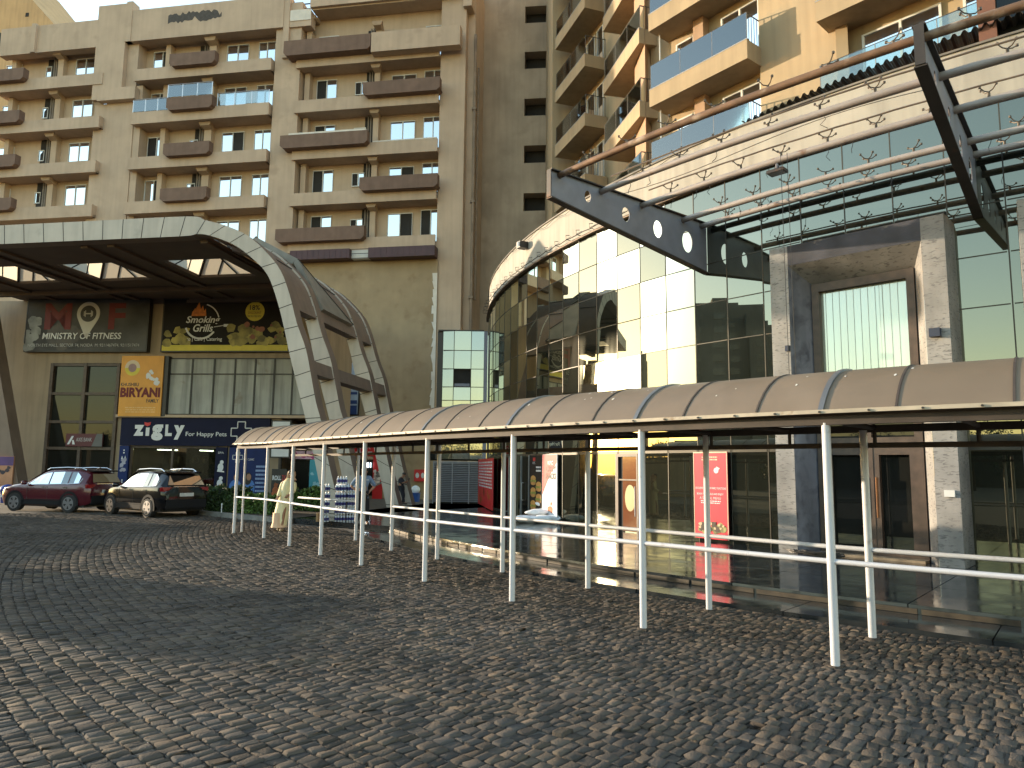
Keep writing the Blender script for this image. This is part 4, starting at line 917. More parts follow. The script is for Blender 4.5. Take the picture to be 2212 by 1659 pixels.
f.wb(PP,a,a+.15,PZ,5.9,d0,d1);f.wb(PP,c-.15,c,PZ,5.9,d0,d1);f.wb(PP,a+.15,c-.15,5.72,5.9,d0,d1);f.wb(PP,a+.15,c-.15,2.35,2.55,d0,d1-.01);f.wb(PP,a+.15,c-.15,2.95,3.12,d0,d1-.01);f.wb(PP,.07,.19,PZ,2.35,d0,d1-.01);f.wb(PP,.08,.18,2.55,2.95,d0,d1-.01)
f.wb(PP,a+.15,.07,PZ,PZ+.14,d0,d1-.02);f.wb(PP,.19,c-.15,PZ,PZ+.14,d0,d1-.02);f.wb(PP,a+.15,.07,2.20,2.35,d0,d1-.02);f.wb(PP,.19,c-.15,2.20,2.35,d0,d1-.02)
for x in (a+.15,-.04,.19,c-.26): f.wb(PP,x,x+.11,PZ+.14,2.20,d0,d1-.02)
pf=f.build('portal_frame',m_bronze,gb)
g=MB();g.wb(PP,a+.1,c-.1,3.1,5.75,-.72,-.62)
def slatglass():
    m=mirror('slatted_glass',(.80,.86,.80),(.30,.34,.30),.32,warp=.004,haze=.3,hazer=.25);return m
g.build('upper_glass',slatglass(),pf)
sl=MB();x=a+.24
while x<c-.22:
    sl.wb(PP,x,x+.008,3.13,5.71,-.619,-.614);x+=.143
sl.build('glass_lines',mat('grey_line',(.30,.33,.29),.5),pf)
g=MB();g.wb(PP,a+.1,.1,.2,2.9,-.70,-.62);g.wb(PP,.15,c-.1,.2,2.9,-.70,-.63);g.build('door_glass',m_dglass,pf)
h=MB()
for x in (-.0,.25): h.tube([PP.P(x,.95,-.46),PP.P(x,1.75,-.46)],.022,6)
h.build('door_handle',mat('rusty_handle',(.20,.085,.03),.5,.3,var=.4),pf)
b=MB();b.wb(PP,a,c,PZ-.1,PZ+.045,-.47,-.2);b.build('threshold',mat('worn_threshold',(.30,.22,.14),.7,var=.4,scale=6),pf)
b=MB();b.wb(PP,1.55,1.72,1.42,1.54,.002,.04);o=b.build('switch_box',m_white);tag(o,'small white switch box on the right pillar of the stone portal','switch box')
s_,z_=PP.hit(2023,719);b=MB();b.wb(PP,s_-.1,s_+.08,z_-.08,z_+.08,.002,.12);o=b.build('wall_lamp',mat('blue_black',(.02,.025,.05),.4));tag(o,'small dark wall lamp high on the right pillar of the stone portal','lamp')
s_,z_=PP.hit(1715,752);b=MB();b.wb(PP,-1.28,-1.205,z_-.06,z_+.06,.002,.10);o=b.build('wall_lamp',mat('blue_black',(.02,.025,.05)));tag(o,'small dark wall lamp on the left pillar of the stone portal','lamp')
# second stone surround at the right edge of the picture
tm2=theta(cyl(2150,900,RG))+4.5;P2=Por(28.9,tm2)
portal(P2,-1.66,1.8,6.72,-1.2,1.4,6.28,-.9,1.12,5.9,0.,-.55,gb)
# cables heaped by the door
random.seed(21);b=MB();c=PP.P(-.95,PZ+.03,.35)
for k in range(16):
    pts=[];r=random.uniform(.08,.35);ph=random.random()*6
    for i in range(12):
        a=ph+i*.62;pts.append(c+PP.T()*(r*1.6*math.cos(a)+random.uniform(-.05,.05)+.25)+PP.N()*(r*.5*math.sin(a))+V((0,0,random.uniform(0,.09))))
    b.tube(pts,.011,5)
o=b.build('cable_heap',m_black);tag(o,'tangled heap of black cable on the platform beside the portal doors','cable')
# ---------------------------------------------------------------- glass corner box and louvred shutter
G=Plane((0,34.5),0)
gbx=thing('glass_box','small faceted mirror glass box with one dark window beside the curved building','building',tuple(G.P(-2.5,0)))
s0,zt3=G.hit(958,715);s1,_=G.hit(1046,715);_,zb3=G.hit(1000,992);zt3=float(zt3)
m_g3=mirror('pale_mirror_glazing',(.72,.78,.76),(.03,.035,.03),.36,warp=.012,wscale=.8,haze=.15)
b=MB();xs=[s0,s0+(s1-s0)*.27,s0+(s1-s0)*.69,s1];zs3=[zb3,4.55,5.5,6.55,7.5,zt3]
_,z1=G.hit(1000,865);_,z2=G.hit(1000,836);_,z3=G.hit(1000,797);_,z4=G.hit(1000,757);zs3=[zb3,float(G.hit(1000,905)[1]),z1,z2,z3,z4,zt3];zs3=sorted(zs3)
rnd=random.Random(4)
wi=None
for i in range(3):
    for j in range(len(zs3)-1):
        zm=(zs3[j]+zs3[j+1])/2
        if i==1 and z2-.01<=zs3[j] and zs3[j+1]<=z3+.01: wi=(xs[1],xs[2],zs3[j],zs3[j+1]);continue
        e=[rnd.gauss(0,.005) for _ in range(2)];k=.03 if i==0 else 0
        b.poly([G.P(xs[i],zs3[j],e[0]-k*2),G.P(xs[i+1],zs3[j],e[0]),G.P(xs[i+1],zs3[j+1],e[1]),G.P(xs[i],zs3[j+1],e[1]-k*2)])
sR=s1+.18;b.poly([G.P(sR,zb3,-.1),G.P(sR+.45,zb3,-.7),G.P(sR+.45,zt3,-.7),G.P(sR,zt3,-.1)])
b.build('mirror_glazing',m_g3,gbx)
b=MB();b.wb(G,s0-.25,sR+.45,zt3,zt3+.06,-3,-.02) if False else b.wb(G,s0-.25,s1,zt3+.002,zt3+.06,-3,.03);b.wb(G,s0-.28,s0-.02,zb3,zt3,-2.5,-.12);b.wb(G,s0,s1+.1,zb3,zt3-.02,-2.6,-.25);b.build('core',m_black,gbx)
b=MB()
for x in xs[1:3]: b.wb(G,x-.015,x+.015,zb3,zt3,.006,.03)
for z in zs3[1:-1]: b.wb(G,s0,s1,z-.014,z+.014,.006,.029)
b.build('mullions',m_mul,gbx)
b=MB();b.wb(G,s1+.005,s1+.175,zb3,zt3,-.15,.05);b.build('corner_post',mat('blue_grey_post',(.17,.19,.27),.4,var=.1),gbx)
if wi: 
    b=MB();b.wb(G,wi[0]+.05,wi[1]-.05,wi[2]+.18,wi[3]-.05,-.2,-.1);w_=b.build('window',m_dark,gbx);b=MB();b.wb(G,wi[0]+.05,wi[1]-.05,wi[2]+.03,wi[2]+.17,-.2,.0);b.build('sill',mat('blue_grey_post',(.17,.19,.27)),w_)
s0,zq=G.hit(936,997);s1,_=G.hit(1052,997)
sh=thing('louvred_shutter','grey louvred shutter under the small glass box','shutter',tuple(G.P((s0+s1)/2,PZ)))
b=MB();z=PZ+.08;m_louv=mat('grey_louvre',(.22,.225,.25),.45,.3,var=.1)
while z<zq-.06:
    b.hexa(G.P(s0,z,.06),G.P(s1,z,.06),G.P(s1,z+.02,-.02),G.P(s0,z+.02,-.02),G.P(s0,z+.035,.06),G.P(s1,z+.035,.06),G.P(s1,z+.065,-.02),G.P(s0,z+.065,-.02));z+=.085
b.build('louvres',m_louv,sh)
b=MB()
for f_ in (0,.35,.66,.98): b.wb(G,s0+(s1-s0)*f_,s0+(s1-s0)*f_+.05,PZ,zq,.061,.09)
b.wb(G,s0,s1,zq-.05,zq+.02,.04,.088);b.build('frame',m_louv,sh)
b=MB();b.wb(G,s0,s1,PZ,zq,-.12,-.04);b.build('backing',m_dark,sh)
b=MB();b.wb(G,s0-.4,s1,zq+.05,zb3+.3,-.6,-.3);b.build('dark_glazing',m_dglass,gbx)
# ---------------------------------------------------------------- steel canopy frame
sc=thing('steel_canopy_frame','bare rusty steel canopy frame with holed beams and pipe purlins','canopy frame',tuple(pol(30,222,0)))
m_steel=mat('grey_painted_steel',(.20,.195,.215),.5,.1,var=.15,scale=2,spots=((.17,.075,.03),2.2,.66,.78))
m_steeld=mat('dark_flange',(.040,.033,.030),.6,.2,var=.3,spots=((.12,.05,.02),3.,.58,.7))
m_purl=mat('pale_pipe_paint',(.36,.30,.26),.5,.1,var=.12,scale=3,spots=((.20,.095,.045),2.6,.64,.74))
m_rust=mat('rusty_pipe',(.16,.092,.055),.7,.2,var=.35,scale=3,spots=((.38,.29,.22),1.8,.54,.64))
def cbeam(t,holes):
    n=pol(1,t)-pol(0,t);tg=V((-n.y,n.x,0));Ri,Ro=RG+.02,33.45;z1=8.02;zi,zo_=6.76,7.44
    zb=lambda r: zi+(zo_-zi)*(r-Ri)/(Ro-Ri)
    P=lambda r,z,e=0: pol(r,t,z)+tg*e
    # web with round holes: built with boolean-free strips around each hole
    bm=bmesh.new();outer=[(Ri,zb(Ri)),(Ro,zb(Ro)),(Ro,z1),(Ri,z1)]
    b=MB();hs=sorted(holes)
    cuts=[Ri]+[ (hs[i][0]+hs[i+1][0])/2 for i in range(len(hs)-1)]+[Ro]
    bm.free()
    for (hr,hz,rr),c0,c1 in zip(hs,cuts[:-1],cuts[1:]):
        N=32;cir=[];box=[]
        for k in range(N):
            a=2*PI*(k+.5)/N;cx,cz=math.cos(a),math.sin(a);cir.append((hr+rr*.72*cx,hz+rr*cz))
            best=1e9
            if cx>1e-9: best=min(best,(c1-hr)/cx)
            if cx<-1e-9: best=min(best,(c0-hr)/cx)
            if cz>1e-9: best=min(best,(z1-hz)/cz)
            # bottom edge: hz+s*cz = zb(hr+s*cx)
            m_=(zo_-zi)/(Ro-Ri);den=cz-m_*cx
            if den<-1e-9: best=min(best,(zb(hr)-hz)/den)
            box.append((hr+best*cx,hz+best*cz))
        cor=[(c0,z1),(c1,z1),(c0,zb(c0)),(c1,zb(c1))]
        for k in range(N):
            j=(k+1)%N;pts=[cir[k],box[k]]
            a0,a1=box[k],box[j]
            for q in cor:
                # insert the corner that lies between two rays
                an=lambda p: math.atan2(p[1]-hz,p[0]-hr)%(2*PI)
                A,B,Cq=an(a0),an(a1),an(q)
                if A>B: 
                    if Cq>A or Cq<B: pts.append(q)
                elif A<Cq<B: pts.append(q)
            pts+=[a1,cir[j]]
            for e in (.008,-.008): b.poly([P(r,z,e) for r,z in pts])
            b.poly([P(*cir[k],.008),P(*cir[j],.008),P(*cir[j],-.008),P(*cir[k],-.008)])
    wb_=b.build('beam',m_steel,sc)
    f=MB();w=.085
    f.hexa(P(Ri,z1,-w),P(Ri,z1,w),P(Ro,z1,w),P(Ro,z1,-w),P(Ri,z1+.025,-w),P(Ri,z1+.025,w),P(Ro,z1+.025,w),P(Ro,z1+.025,-w))
    f.hexa(P(Ri,zb(Ri)-.025,-w),P(Ri,zb(Ri)-.025,w),P(Ro,zo_-.025,w),P(Ro,zo_-.025,-w),P(Ri,zb(Ri),-w),P(Ri,zb(Ri),w),P(Ro,zo_,w),P(Ro,zo_,-w))
    f.hexa(P(Ro,zo_,-w+.02),P(Ro,zo_,w-.02),P(Ro+.02,zo_,w-.02),P(Ro+.02,zo_,-w+.02),P(Ro,z1,-w+.02),P(Ro,z1,w-.02),P(Ro+.02,z1,w-.02),P(Ro+.02,z1,-w+.02))
    f.build('flange',m_steeld,wb_)
holes=[(32.35,7.72,.13),(31.15,7.6,.17),(30.05,7.5,.21),(28.95,7.42,.27)]
B1,B2=218.25,230.2
cbeam(B1,holes);cbeam(B2,holes);cbeam(242.,holes)
PUR=[(33.18,m_rust),(31.95,m_purl),(30.62,m_purl),(29.12,m_purl),(28.05+.35,m_purl)]
for k,(r,m) in enumerate(PUR):
    b=MB();zz=7.93 if k else 7.97
    b.tube([pol(r,t,zz) for t in np.arange(B1+.02,254,.75)],.068,10);b.build('purlin',m,sc,True)
random.seed(9)
for k,(r,m) in enumerate(PUR):
    z0=8.0;t=B1+1.6+(k%2)*.55
    while t<236:
        if abs(t-B2)>.4:
            b=MB();n=pol(1,t)-pol(0,t);tg=V((-n.y,n.x,0));p=pol(r,t,z0)
            h=random.uniform(.06,.09);top=p+V((0,0,h));b.tube([p,top],.022,6)
            for sx,sy in ((1,1),(1,-1),(-1,1),(-1,-1)):
                if random.random()<.12: continue
                e=top+tg*sx*.115+n*sy*.10+V((0,0,.075+random.uniform(-.02,.02)));b.tube([top,top+tg*sx*.06+n*sy*.05+V((0,0,.012)),e],.010,5);b.tube([e-V((0,0,.012)),e+V((0,0,.022))],.021,6)
            b.build('spider_fitting',mat('spider_steel',(.10,.075,.055),.45,.5,var=.3),sc)
        t+=1.62+random.uniform(-.05,.05)
b=MB()
for r,dz in ((32.1,.10),(30.85,.12),(28.7,.11)):
    b.tube([pol(r,t,8.0+dz+.005*math.sin(t*3)) for t in np.arange(B1+.8,250,.6)],.018,5)
b.tube([pol(33.05,t,8.08+.015*math.sin(t*1.7)) for t in np.arange(B1+.5,250,.6)],.008,4);b.tube([pol(31.7,t,7.86-.10*math.sin((t-B1)*.5)) for t in np.arange(B1+.5,B2,.5)],.007,4)
b.build('cable',mat('conduit',(.16,.12,.09),.5,.3,var=.3),sc)
random.seed(31);b=MB()
for i in range(26):
    r,_=random.choice(PUR[1:]);t=random.uniform(B1+1,236);p=pol(r,t,7.88);b.tube([p,p+V((random.uniform(-.04,.04),random.uniform(-.04,.04),-.08)),p+V((random.uniform(-.06,.06),.02,-.16)),p+V((random.uniform(-.08,.08),.02,-random.uniform(.18,.26)))],.006,4)
for xx,yy in ((1686,700),(1700,705)):
    p=at_z(xx,330,7.9);q=at_z(xx+6,yy,3.2);b.tube([p,V((p[0]+.01,p[1],5.)),V((p[0]+.03,p[1]+.01,3.0))],.006,4)
b.build('loose_wires',m_black,sc)
# hanging floodlight
p=at_z(1678,350,7.9);th_=theta(p);n=pol(1,th_)-pol(0,th_);tg=V((-n.y,n.x,0));c=pol(30.62,th_,7.70)
fl=thing('floodlight','flat floodlight hanging under the pipe purlins','floodlight',tuple(c))
b=MB();b.box(c-tg*.17-n*.12-V((0,0,.03)),tg*.34,n*.24,V((0,0,.06)));b.build('housing',m_steeld,fl);b=MB();b.box(c-tg*.15-n*.10-V((0,0,.036)),tg*.30,n*.20,V((0,0,.004)));b.build('lens',mat('grey_lens',(.30,.31,.31),.2),fl)
b=MB();b.tube([c+tg*.0+V((0,0,.03)),c+V((0,0,.2))],.03,6);b.tube([c-tg*.1+V((0,0,.03)),c+V((0,0,.14)),c+tg*.1+V((0,0,.03))],.015,5);b.build('bracket',m_steel,fl)
# small spotlight on the fascia
p=cyl(1128,530,RG+.2);t_=theta(p);c=V(p)
fl=thing('spotlight','small black spotlight on the left end of the pale fascia','spotlight',tuple(c))
b=MB();b.cbox(c,.34,.28,.24,.5);b.build('housing',m_black,fl);n=pol(1,t_)-pol(0,t_);b=MB();b.tube([c,c-n*.25+V((0,0,-.1))],.03,5);b.build('bracket',m_black,fl);b=MB();b.cbox(c+V((-.05,-.15,0)),.24,.02,.16,.5);b.build('lens',m_wht,fl)
# corrugated roof sheet over the terrace
cs=MB();ra,rb=27.0,26.1
t0=217.5;t1=236.5;N=170
for i in range(N):
    a=t0+(t1-t0)*i/N;c=t0+(t1-t0)*(i+1)/N;wv=lambda k: .045*(1 if (k//2)%2==0 else -1)
    zc=11.57+.33*(i/N)
    cs.poly([pol(26.0,a,zc+wv(i)),pol(26.0,c,zc+wv(i+1)),pol(23.4,c,zc-.12+wv(i+1)),pol(23.4,a,zc-.12+wv(i))])
o=cs.build('corrugated_roof_sheet',mat('dark_corrugated',(.030,.026,.022),.6,var=.3));tag(o,'dark corrugated roof sheet running above the pale fascia','roof sheet')
# ---------------------------------------------------------------- sunlit balcony tower
m_or1=mat('ochre_render',(.36,.275,.17),.9,var=.08,scale=.8,streak=.16,bump=.1,spots=((.30,.225,.14),1.2,.62,.8))
m_pink=mat('terracotta_render',(.36,.235,.15),.9,var=.07,scale=.8,streak=.1)
m_rg=clear_glass('tower_rail_glass',(.66,.74,.70),.12)
m_rail=mat('dark_rail',(.10,.09,.08),.5,.3)
tw=thing('balcony_tower','tall ochre apartment tower with glass balconies above the glass building','building',(4,34,0))
def nrm(a): return a/np.linalg.norm(a)
def mk(a,b):          # a wall plane through plan points a->b with its outward side towards the plaza
    s=Seg(V((a[0],a[1],0)),V((b[0],b[1],0)))
    return s
# stack 1 (left), 2 (middle), 3 (right)
P0=at_y(1199,222.4,36.5);z1=float(P0[2]);P1=at_z(1263,141.5,z1);S1=mk(P0,P1)
Q0=at_y(1303,205.3,30.6);z2=float(Q0[2]);Q1=at_z(1373,103.,z2);S2=mk(Q0,Q1)
E0=at_y(1403,231.8,25.6);z3=float(E0[2]);E1=at_z(1614.5,124.4,z3);S3=mk(E0,E1)
print('stacks',z1,z2,z3,S1.L,S2.L,S3.L,P0,P1,Q0,Q1,E0,E1)
HT=3.05
def balcony(S,L0,L1,z,dep,band=.62,glass=1.0,left=True,right=True,bars=False):
    b=MB();b.wb(S,L0,L1,z,z+.16,-dep,-.121);b.wb(S,L0,L1,z-.01,z+band,-.12,0)
    if right: b.wb(S,L1-.12,L1-.001,z-.009,z+band-.001,-dep+.05,-.121)
    if left: b.wb(S,L0+.001,L0+.12,z-.009,z+band-.001,-dep+.05,-.121)
    o=b.build('balcony',m_or1,tw)
    c=MB();c.wb(S,L0-.01,L1+.01,z+band+.001,z+band+.03,-.13,.012);c.build('coping',mat('grey_coping',(.33,.32,.31),.7),o)
    g=MB();g.wb(S,L0+.03,L1-.03,z+band+.05,z+band+glass,-.066,-.054);g.build('glass_railing',m_rg,o)
    r=MB();zt=z+band+glass
    n=max(2,int((L1-L0)/1.3))
    for i in range(n+1):
        x=L0+.03+(L1-L0-.06)*i/n;r.tube([S.P(x,z+band+.03,-.06),S.P(x,zt,-.06)],.012,5)
    r.tube([S.P(L0+.03,zt,-.06),S.P(L1-.03,zt,-.06)],.013,5)
    if right:
        r.tube([S.P(L1-.06,zt,-.06),S.P(L1-.06,zt,-dep+.1)],.022,5)
        k=int(dep/.16)
        for i in range(k): r.tube([S.P(L1-.06,z+band,-.06-.16*(i+1)*.97),S.P(L1-.06,zt,-.06-.16*(i+1)*.97)],.012,4)
    r.build('railing_bars',m_rail,o);return o
def gdoor(S,x0,x1,z0,z1,d,n=2):
    f=MB();
    for i in range(n+1):
        x=x0+(x1-x0)*i/n;f.wb(S,x-.035,x+.035,z0,z1,d,d+.06)
    f.wb(S,x0+.036,x1-.036,z1-.06,z1,d,d+.055);f.wb(S,x0+.036,x1-.036,z0,z0+.05,d,d+.055);o=f.build('window',m_white,tw)
    g=MB();g.wb(S,x0+.03,x1-.03,z0+.05,z1-.06,d-.01,d+.02);g.build('pane',m_pane,o)
wall=MB();DP=1.25
def vwall(a,c,z0=10.3,z1=42.): wall.poly([V((a[0],a[1],z0)),V((c[0],c[1],z0)),V((c[0],c[1],z1)),V((a[0],a[1],z1))])
pS=lambda S,s,d: (S.P(s,0,d).x,S.P(s,0,d).y)
# back wall line
A0=pS(S1,-.25,-DP);A1=pS(S1,S1.L+.0,-DP)
wl=at_y(1193,300,37.2)
vwall((wl[0],wl[1]+9),(wl[0],wl[1]));vwall((wl[0],wl[1]),A0) 
vwall(A0,A1)
C0=pS(S2,-.02,-DP-.0);vwall(A1,C0);C1=pS(S2,S2.L+.2,-DP);vwall(C0,C1)
for k in range(-3,7):
    z=z1+HT*k
    if 9.<z<36:
        balcony(S1,0,S1.L,z,DP)
        gdoor(S1,.6,2.4,z+.2,z+2.7,-DP+.01);gdoor(S1,2.7,3.4,z+.4,z+2.7,-DP+.01,1)
    z=z2+HT*k
    if 9.<z<36:
        balcony(S2,0,S2.L+.35,z,DP);gdoor(S2,.8,2.4,z+.2,z+2.7,-DP+.01)
# pillar between stacks 2 and 3
pa=at_y(1371.5,200,28.3);pb=at_y(1394,200,26.6);pc=at_y(1409,200,27.6)
pl=MB();pl.prism([V((pa[0],pa[1],10.3)),V((pb[0],pb[1],10.3)),V((pc[0],pc[1],10.3)),V((pc[0]+.6,pc[1]+2.2,10.3)),V((pa[0]+.6,pa[1]+1.4,10.3))],(0,0,32))
pl.build('pillar',m_pink,tw)
# stack 3 recess: back wall, side wall, lit wall beyond it
D3=1.15;F0=pS(S3,-.9,-D3);F1=pS(S3,S3.L-.05,-D3);vwall(F0,F1);J=pS(S3,S3.L-.05,-.80);vwall(F1,J)
J2=pS(S3,S3.L+2.95,-.80);vwall(J,J2)
for k in range(-3,6):
    z=z3+HT*k
    if 9.5<z<36:
        balcony(S3,0,S3.L,z,D3,.66,1.0,left=False);
        gdoor(S3,.45,1.25,z+.2,z+2.72,-D3+.01,1);gdoor(S3,2.5,4.0,z+.2,z+2.75,-D3+.01,2)
        sp=MB();sp.wb(S3,1.45,1.9,z+.17,z+HT,-D3+.001,-D3+.35);sp.build('fin_wall',m_pink,tw)
        pp=MB();pp.tube([S3.P(.12,z+.16,-.5),S3.P(.12,z+HT,-.5)],.03,6);pp.build('post',m_white,tw)
# stack 4: next balcony run to the right
a4=math.atan2(S3.t[1],S3.t[0])+rad(4.5);z4=None
for k in range(-2,6):
    z=z3+HT*k;p=at_z(1763,46.7,z)
    if z4 is None or abs(np.hypot(p[0]-J2[0],p[1]-J2[1]))<z4[0]: z4=(abs(np.hypot(p[0]-J2[0],p[1]-J2[1])),z,p)
print('stack4',z4,J,J2)
p=z4[2];S4=mk((p[0],p[1]),(p[0]+6.5*math.cos(a4),p[1]+6.5*math.sin(a4)))
D4=1.2;G0=pS(S4,.25,-.75);vwall(J2,G0);G1=pS(S4,.25,-D4);vwall(G0,G1);G2=pS(S4,6.6,-D4);vwall(G1,G2);G3=pS(S4,6.6,-.7);vwall(G2,G3);G4=pS(S4,14,-.7);vwall(G3,G4)
wall.build('wall',m_or1,tw)
for k in range(-2,5):
    z=z4[1]+HT*k
    if 9.9<z<36:
        balcony(S4,0,6.4,z,D4,.62,1.0)
        gdoor(S4,.9,3.0,z+.9,z+2.7,-D4+.01,2);gdoor(S4,3.6,5.0,z+.2,z+2.7,-D4+.01,2)
z=z4[1]
ac=thing('air_conditioner','boxy air conditioner under the balcony at the top right','air conditioner',tuple(S4.P(5.1,z-1.1,-.9)))
b=MB();b.wb(S4,4.6,5.6,z-1.25,z-.5,-1.2,-.7);b.build('casing',mat('beige_casing',(.42,.34,.22),.6),ac);b=MB();b.ring(S4.P(5.0,z-.87,-.69),S4.T(),V((0,0,1)),.05,.28,18);b.build('fan_grille',m_black,ac);b=MB();b.wb(S4,4.5,5.7,z-1.32,z-1.26,-1.7,-.65);b.build('bracket',m_rail,ac)
# corner shop floor with maroon wall at the far right
t0=theta(cyl(2112,60,26.));b=MB();b.arc(t0,t0+.75,10.32,14.2,24.,25.9,4);o=b.build('maroon_wall',mat('maroon_render',(.17,.075,.048),.8,var=.15));tag(o,'maroon wall strip above the fascia at the right edge','wall')
b=MB();b.arc(t0+.77,t0+9,10.32,14.,24.5,25.6,10);o=b.build('terrace_glazing',m_dglass);tag(o,'dark terrace glazing right of the maroon wall strip','window')
# ---------------------------------------------------------------- covered walkway
NP=[at_z(x,y,0)[:2] for x,y in [(505,1152),(570,1163),(625,1180),(692,1200),(780,1222),(917,1257),(1106,1300),(1390,1358),(1805,1440)]]
NP+= [np.array(pol(36.72,t))[:2] for t in (232.9,236.4,239.9,243.4)]
FP=[at_z(x,y,0)[:2] for x,y in [(768,1168),(845,1190),(944,1209),(1085,1237),(1270,1272),(1532,1318),(1885,1379)]]
FP+= [np.array(pol(35.12,t))[:2] for t in (232.8,236.3,239.8,243.3)]
m_post=mat('white_post_paint',(.52,.52,.55),.42,var=.06,scale=3,spots=((.30,.24,.19),5.,.68,.8))
m_poly=mat('dusty_brown_sheet',(.175,.128,.085),.5,var=.10,scale=1.3,streak=.0,spots=((.22,.165,.115),1.1,.5,.75),spec=.5)
m_flash=mat('grey_flashing',(.15,.155,.165),.45,.3,var=.15)
m_eave=mat('cream_eave_trim',(.40,.34,.26),.6,var=.2,scale=4,spots=((.22,.14,.08),5.,.62,.7))
m_wbeam=mat('brown_walk_beam',(.050,.036,.028),.7,var=.3,scale=3)
ww=thing('covered_walkway','long curved walkway with white posts and rails under a brown barrel roof','walkway',(float(NP[6][0]),float(NP[6][1]),0))
def norm_in(i,P):
    a=P[max(i-1,0)];c=P[min(i+1,len(P)-1)];t=(c-a)/np.linalg.norm(c-a);n=np.array([-t[1],t[0]]);return n if n@(CC-P[i])>0 else -n
def spline(P,n=8):
    o=[]
    for i in range(len(P)-1):
        p0,p1,p2,p3=P[max(i-1,0)],P[i],P[i+1],P[min(i+2,len(P)-1)]
        for k in range(n):
            t=k/n;o.append(.5*((2*p1)+(-p0+p2)*t+(2*p0-5*p1+4*p2-p3)*t*t+(-p0+3*p1-3*p2+p3)*t**3))
    return o+[P[-1]]
ne=spline(NP,10);WID=1.62
nn=[norm_in(i,ne) for i in range(len(ne))]
PH=2.33
def post(p,h,r=.042):
    b=MB();x,y=float(p[0]),float(p[1]);b.tube([(x,y,-.03),(x,y,h)],r,12);o=b.build('post',m_post,ww,True,sm_angle=50)
    f=MB();f.tube([(x,y,-.03),(x,y,.012)],r+.03,12);f.build('foot_plate',m_wbeam,o)
for p in NP: post(p,PH)
for p in FP: post(p,PH)
p=NP[0]+np.array([.10,.30]);post(p,PH,.028)
def rail(pts,z,name,r=.027):
    b=MB();b.tube([(float(p[0]),float(p[1]),z) for p in pts],r,8);b.build(name,m_post,ww,True)
rail(ne,.985,'handrail');fe=spline(FP[1:],8);rail(fe,.975,'handrail')
q0=at_z(645,1074.5,.975)[:2];rail([q0,FP[0]],.975,'handrail')
# barrel roof
def section(i,over=.13,lift=0.,rise=.50,base=2.44,n=14):
    c=ne[i];v=nn[i];a=c-v*over;e=c+v*(WID+over);L=np.linalg.norm(e-a);o=[]
    R=(L*L/4+rise*rise)/(2*rise);half=math.asin(min(1,L/2/R))
    for k in range(n+1):
        g=-half+2*half*k/n;x=L/2+(R+lift)*math.sin(g);z=base+rise-R+(R+lift)*math.cos(g);q=a+v*x;o.append(V((q[0],q[1],z)))
    return o
def vault(i0,i1,name,m,lift,thick,parent=ww,k0=0,k1=14):
    b=MB();S=[section(i,lift=lift) for i in range(i0,i1+1)];S2=[section(i,lift=lift-thick) for i in range(i0,i1+1)]
    nn_=k1-k0+1;idx=[]
    for s in S: b.v+=s[k0:k1+1]
    for s in S2: b.v+=s[k0:k1+1]
    m_=len(S)
    for i in range(m_-1):
        for k in range(nn_-1):
            a=i*nn_+k;b.f.append([a,a+1,a+nn_+1,a+nn_]);c=(m_+i)*nn_+k;b.f.append([c,c+nn_,c+nn_+1,c+1])
        for k in (0,nn_-1):
            a=i*nn_+k;c=(m_+i)*nn_+k;b.f.append([a,a+nn_,c+nn_,c])
    for i in (0,m_-1):
        for k in range(nn_-1):
            a=i*nn_+k;c=(m_+i)*nn_+k;b.f.append([a,c,c+1,a+1])
    return b.build(name,m,parent,True,sm_angle=35)
NI=len(ne)-1;i=0;k=0
ends=list(range(0,NI,10))+[NI]
for a,c in zip(ends[:-1],ends[1:]): vault(a,c,'roof_sheet',m_poly,0.,.012)
def strip(i,w,lift,m,name):
    t=(ne[min(i+1,NI)]-ne[max(i-1,0)]);t=t/np.linalg.norm(t);s=section(i,lift=lift);tt=V((t[0],t[1],0))*w/2;b=MB()
    for p,q in zip(s[:-1],s[1:]):
        e=V((0,0,-.02));b.hexa(p-tt+e,p+tt+e,q+tt+e,q-tt+e,p-tt,p+tt,q+tt,q-tt)
    b.build(name,m,ww)
for i in range(0,NI+1):
    if i%10==0 and i>0: strip(i,.05,.018,m_flash if i<=80 else m_flash,'flashing_strip')
    elif i%10 in (3,7): strip(i,.02,.010,m_wbeam,'sheet_seam')
strip(0,.03,.012,m_eave,'end_trim')
def edge(off,z0,z1,w,m,name,n_=1):
    b=MB()
    for i in range(NI):
        a=ne[i]+nn[i]*off;c=ne[i+1]+nn[i+1]*off;va=nn[i]*w;vc=nn[i+1]*w
        A=V((a[0],a[1],0));B=V((c[0],c[1],0));Va=V((va[0],va[1],0));Vc=V((vc[0],vc[1],0));u0=V((0,0,z0));u1=V((0,0,z1))
        b.hexa(A+u0,B+u0,B+Vc+u0,A+Va+u0,A+u1,B+u1,B+Vc+u1,A+Va+u1)
    b.build(name,m,ww)
edge(-.16,2.415,2.452,.05,m_eave,'eave_trim');edge(WID+.11,2.415,2.452,.05,m_eave,'eave_trim')
edge(-.04,PH-.02,PH+.065,.08,m_wbeam,'eave_beam');edge(WID-.04,PH-.02,PH+.065,.08,m_wbeam,'eave_beam');edge(WID-.03,PH-.20,PH-.14,.06,m_wbeam,'lower_beam')
b=MB()
for i in range(0,NI+1,5):
    a=ne[i];c=ne[i]+nn[i]*WID;b.tube([(a[0],a[1],PH+.03),(c[0],c[1],PH+.03)],.03,6)
    for s in (c,): b.tube([(s[0],s[1],PH-.15),(s[0],s[1],PH)],.022,5)
b.build('cross_bars',m_wbeam,ww)
b=MB()
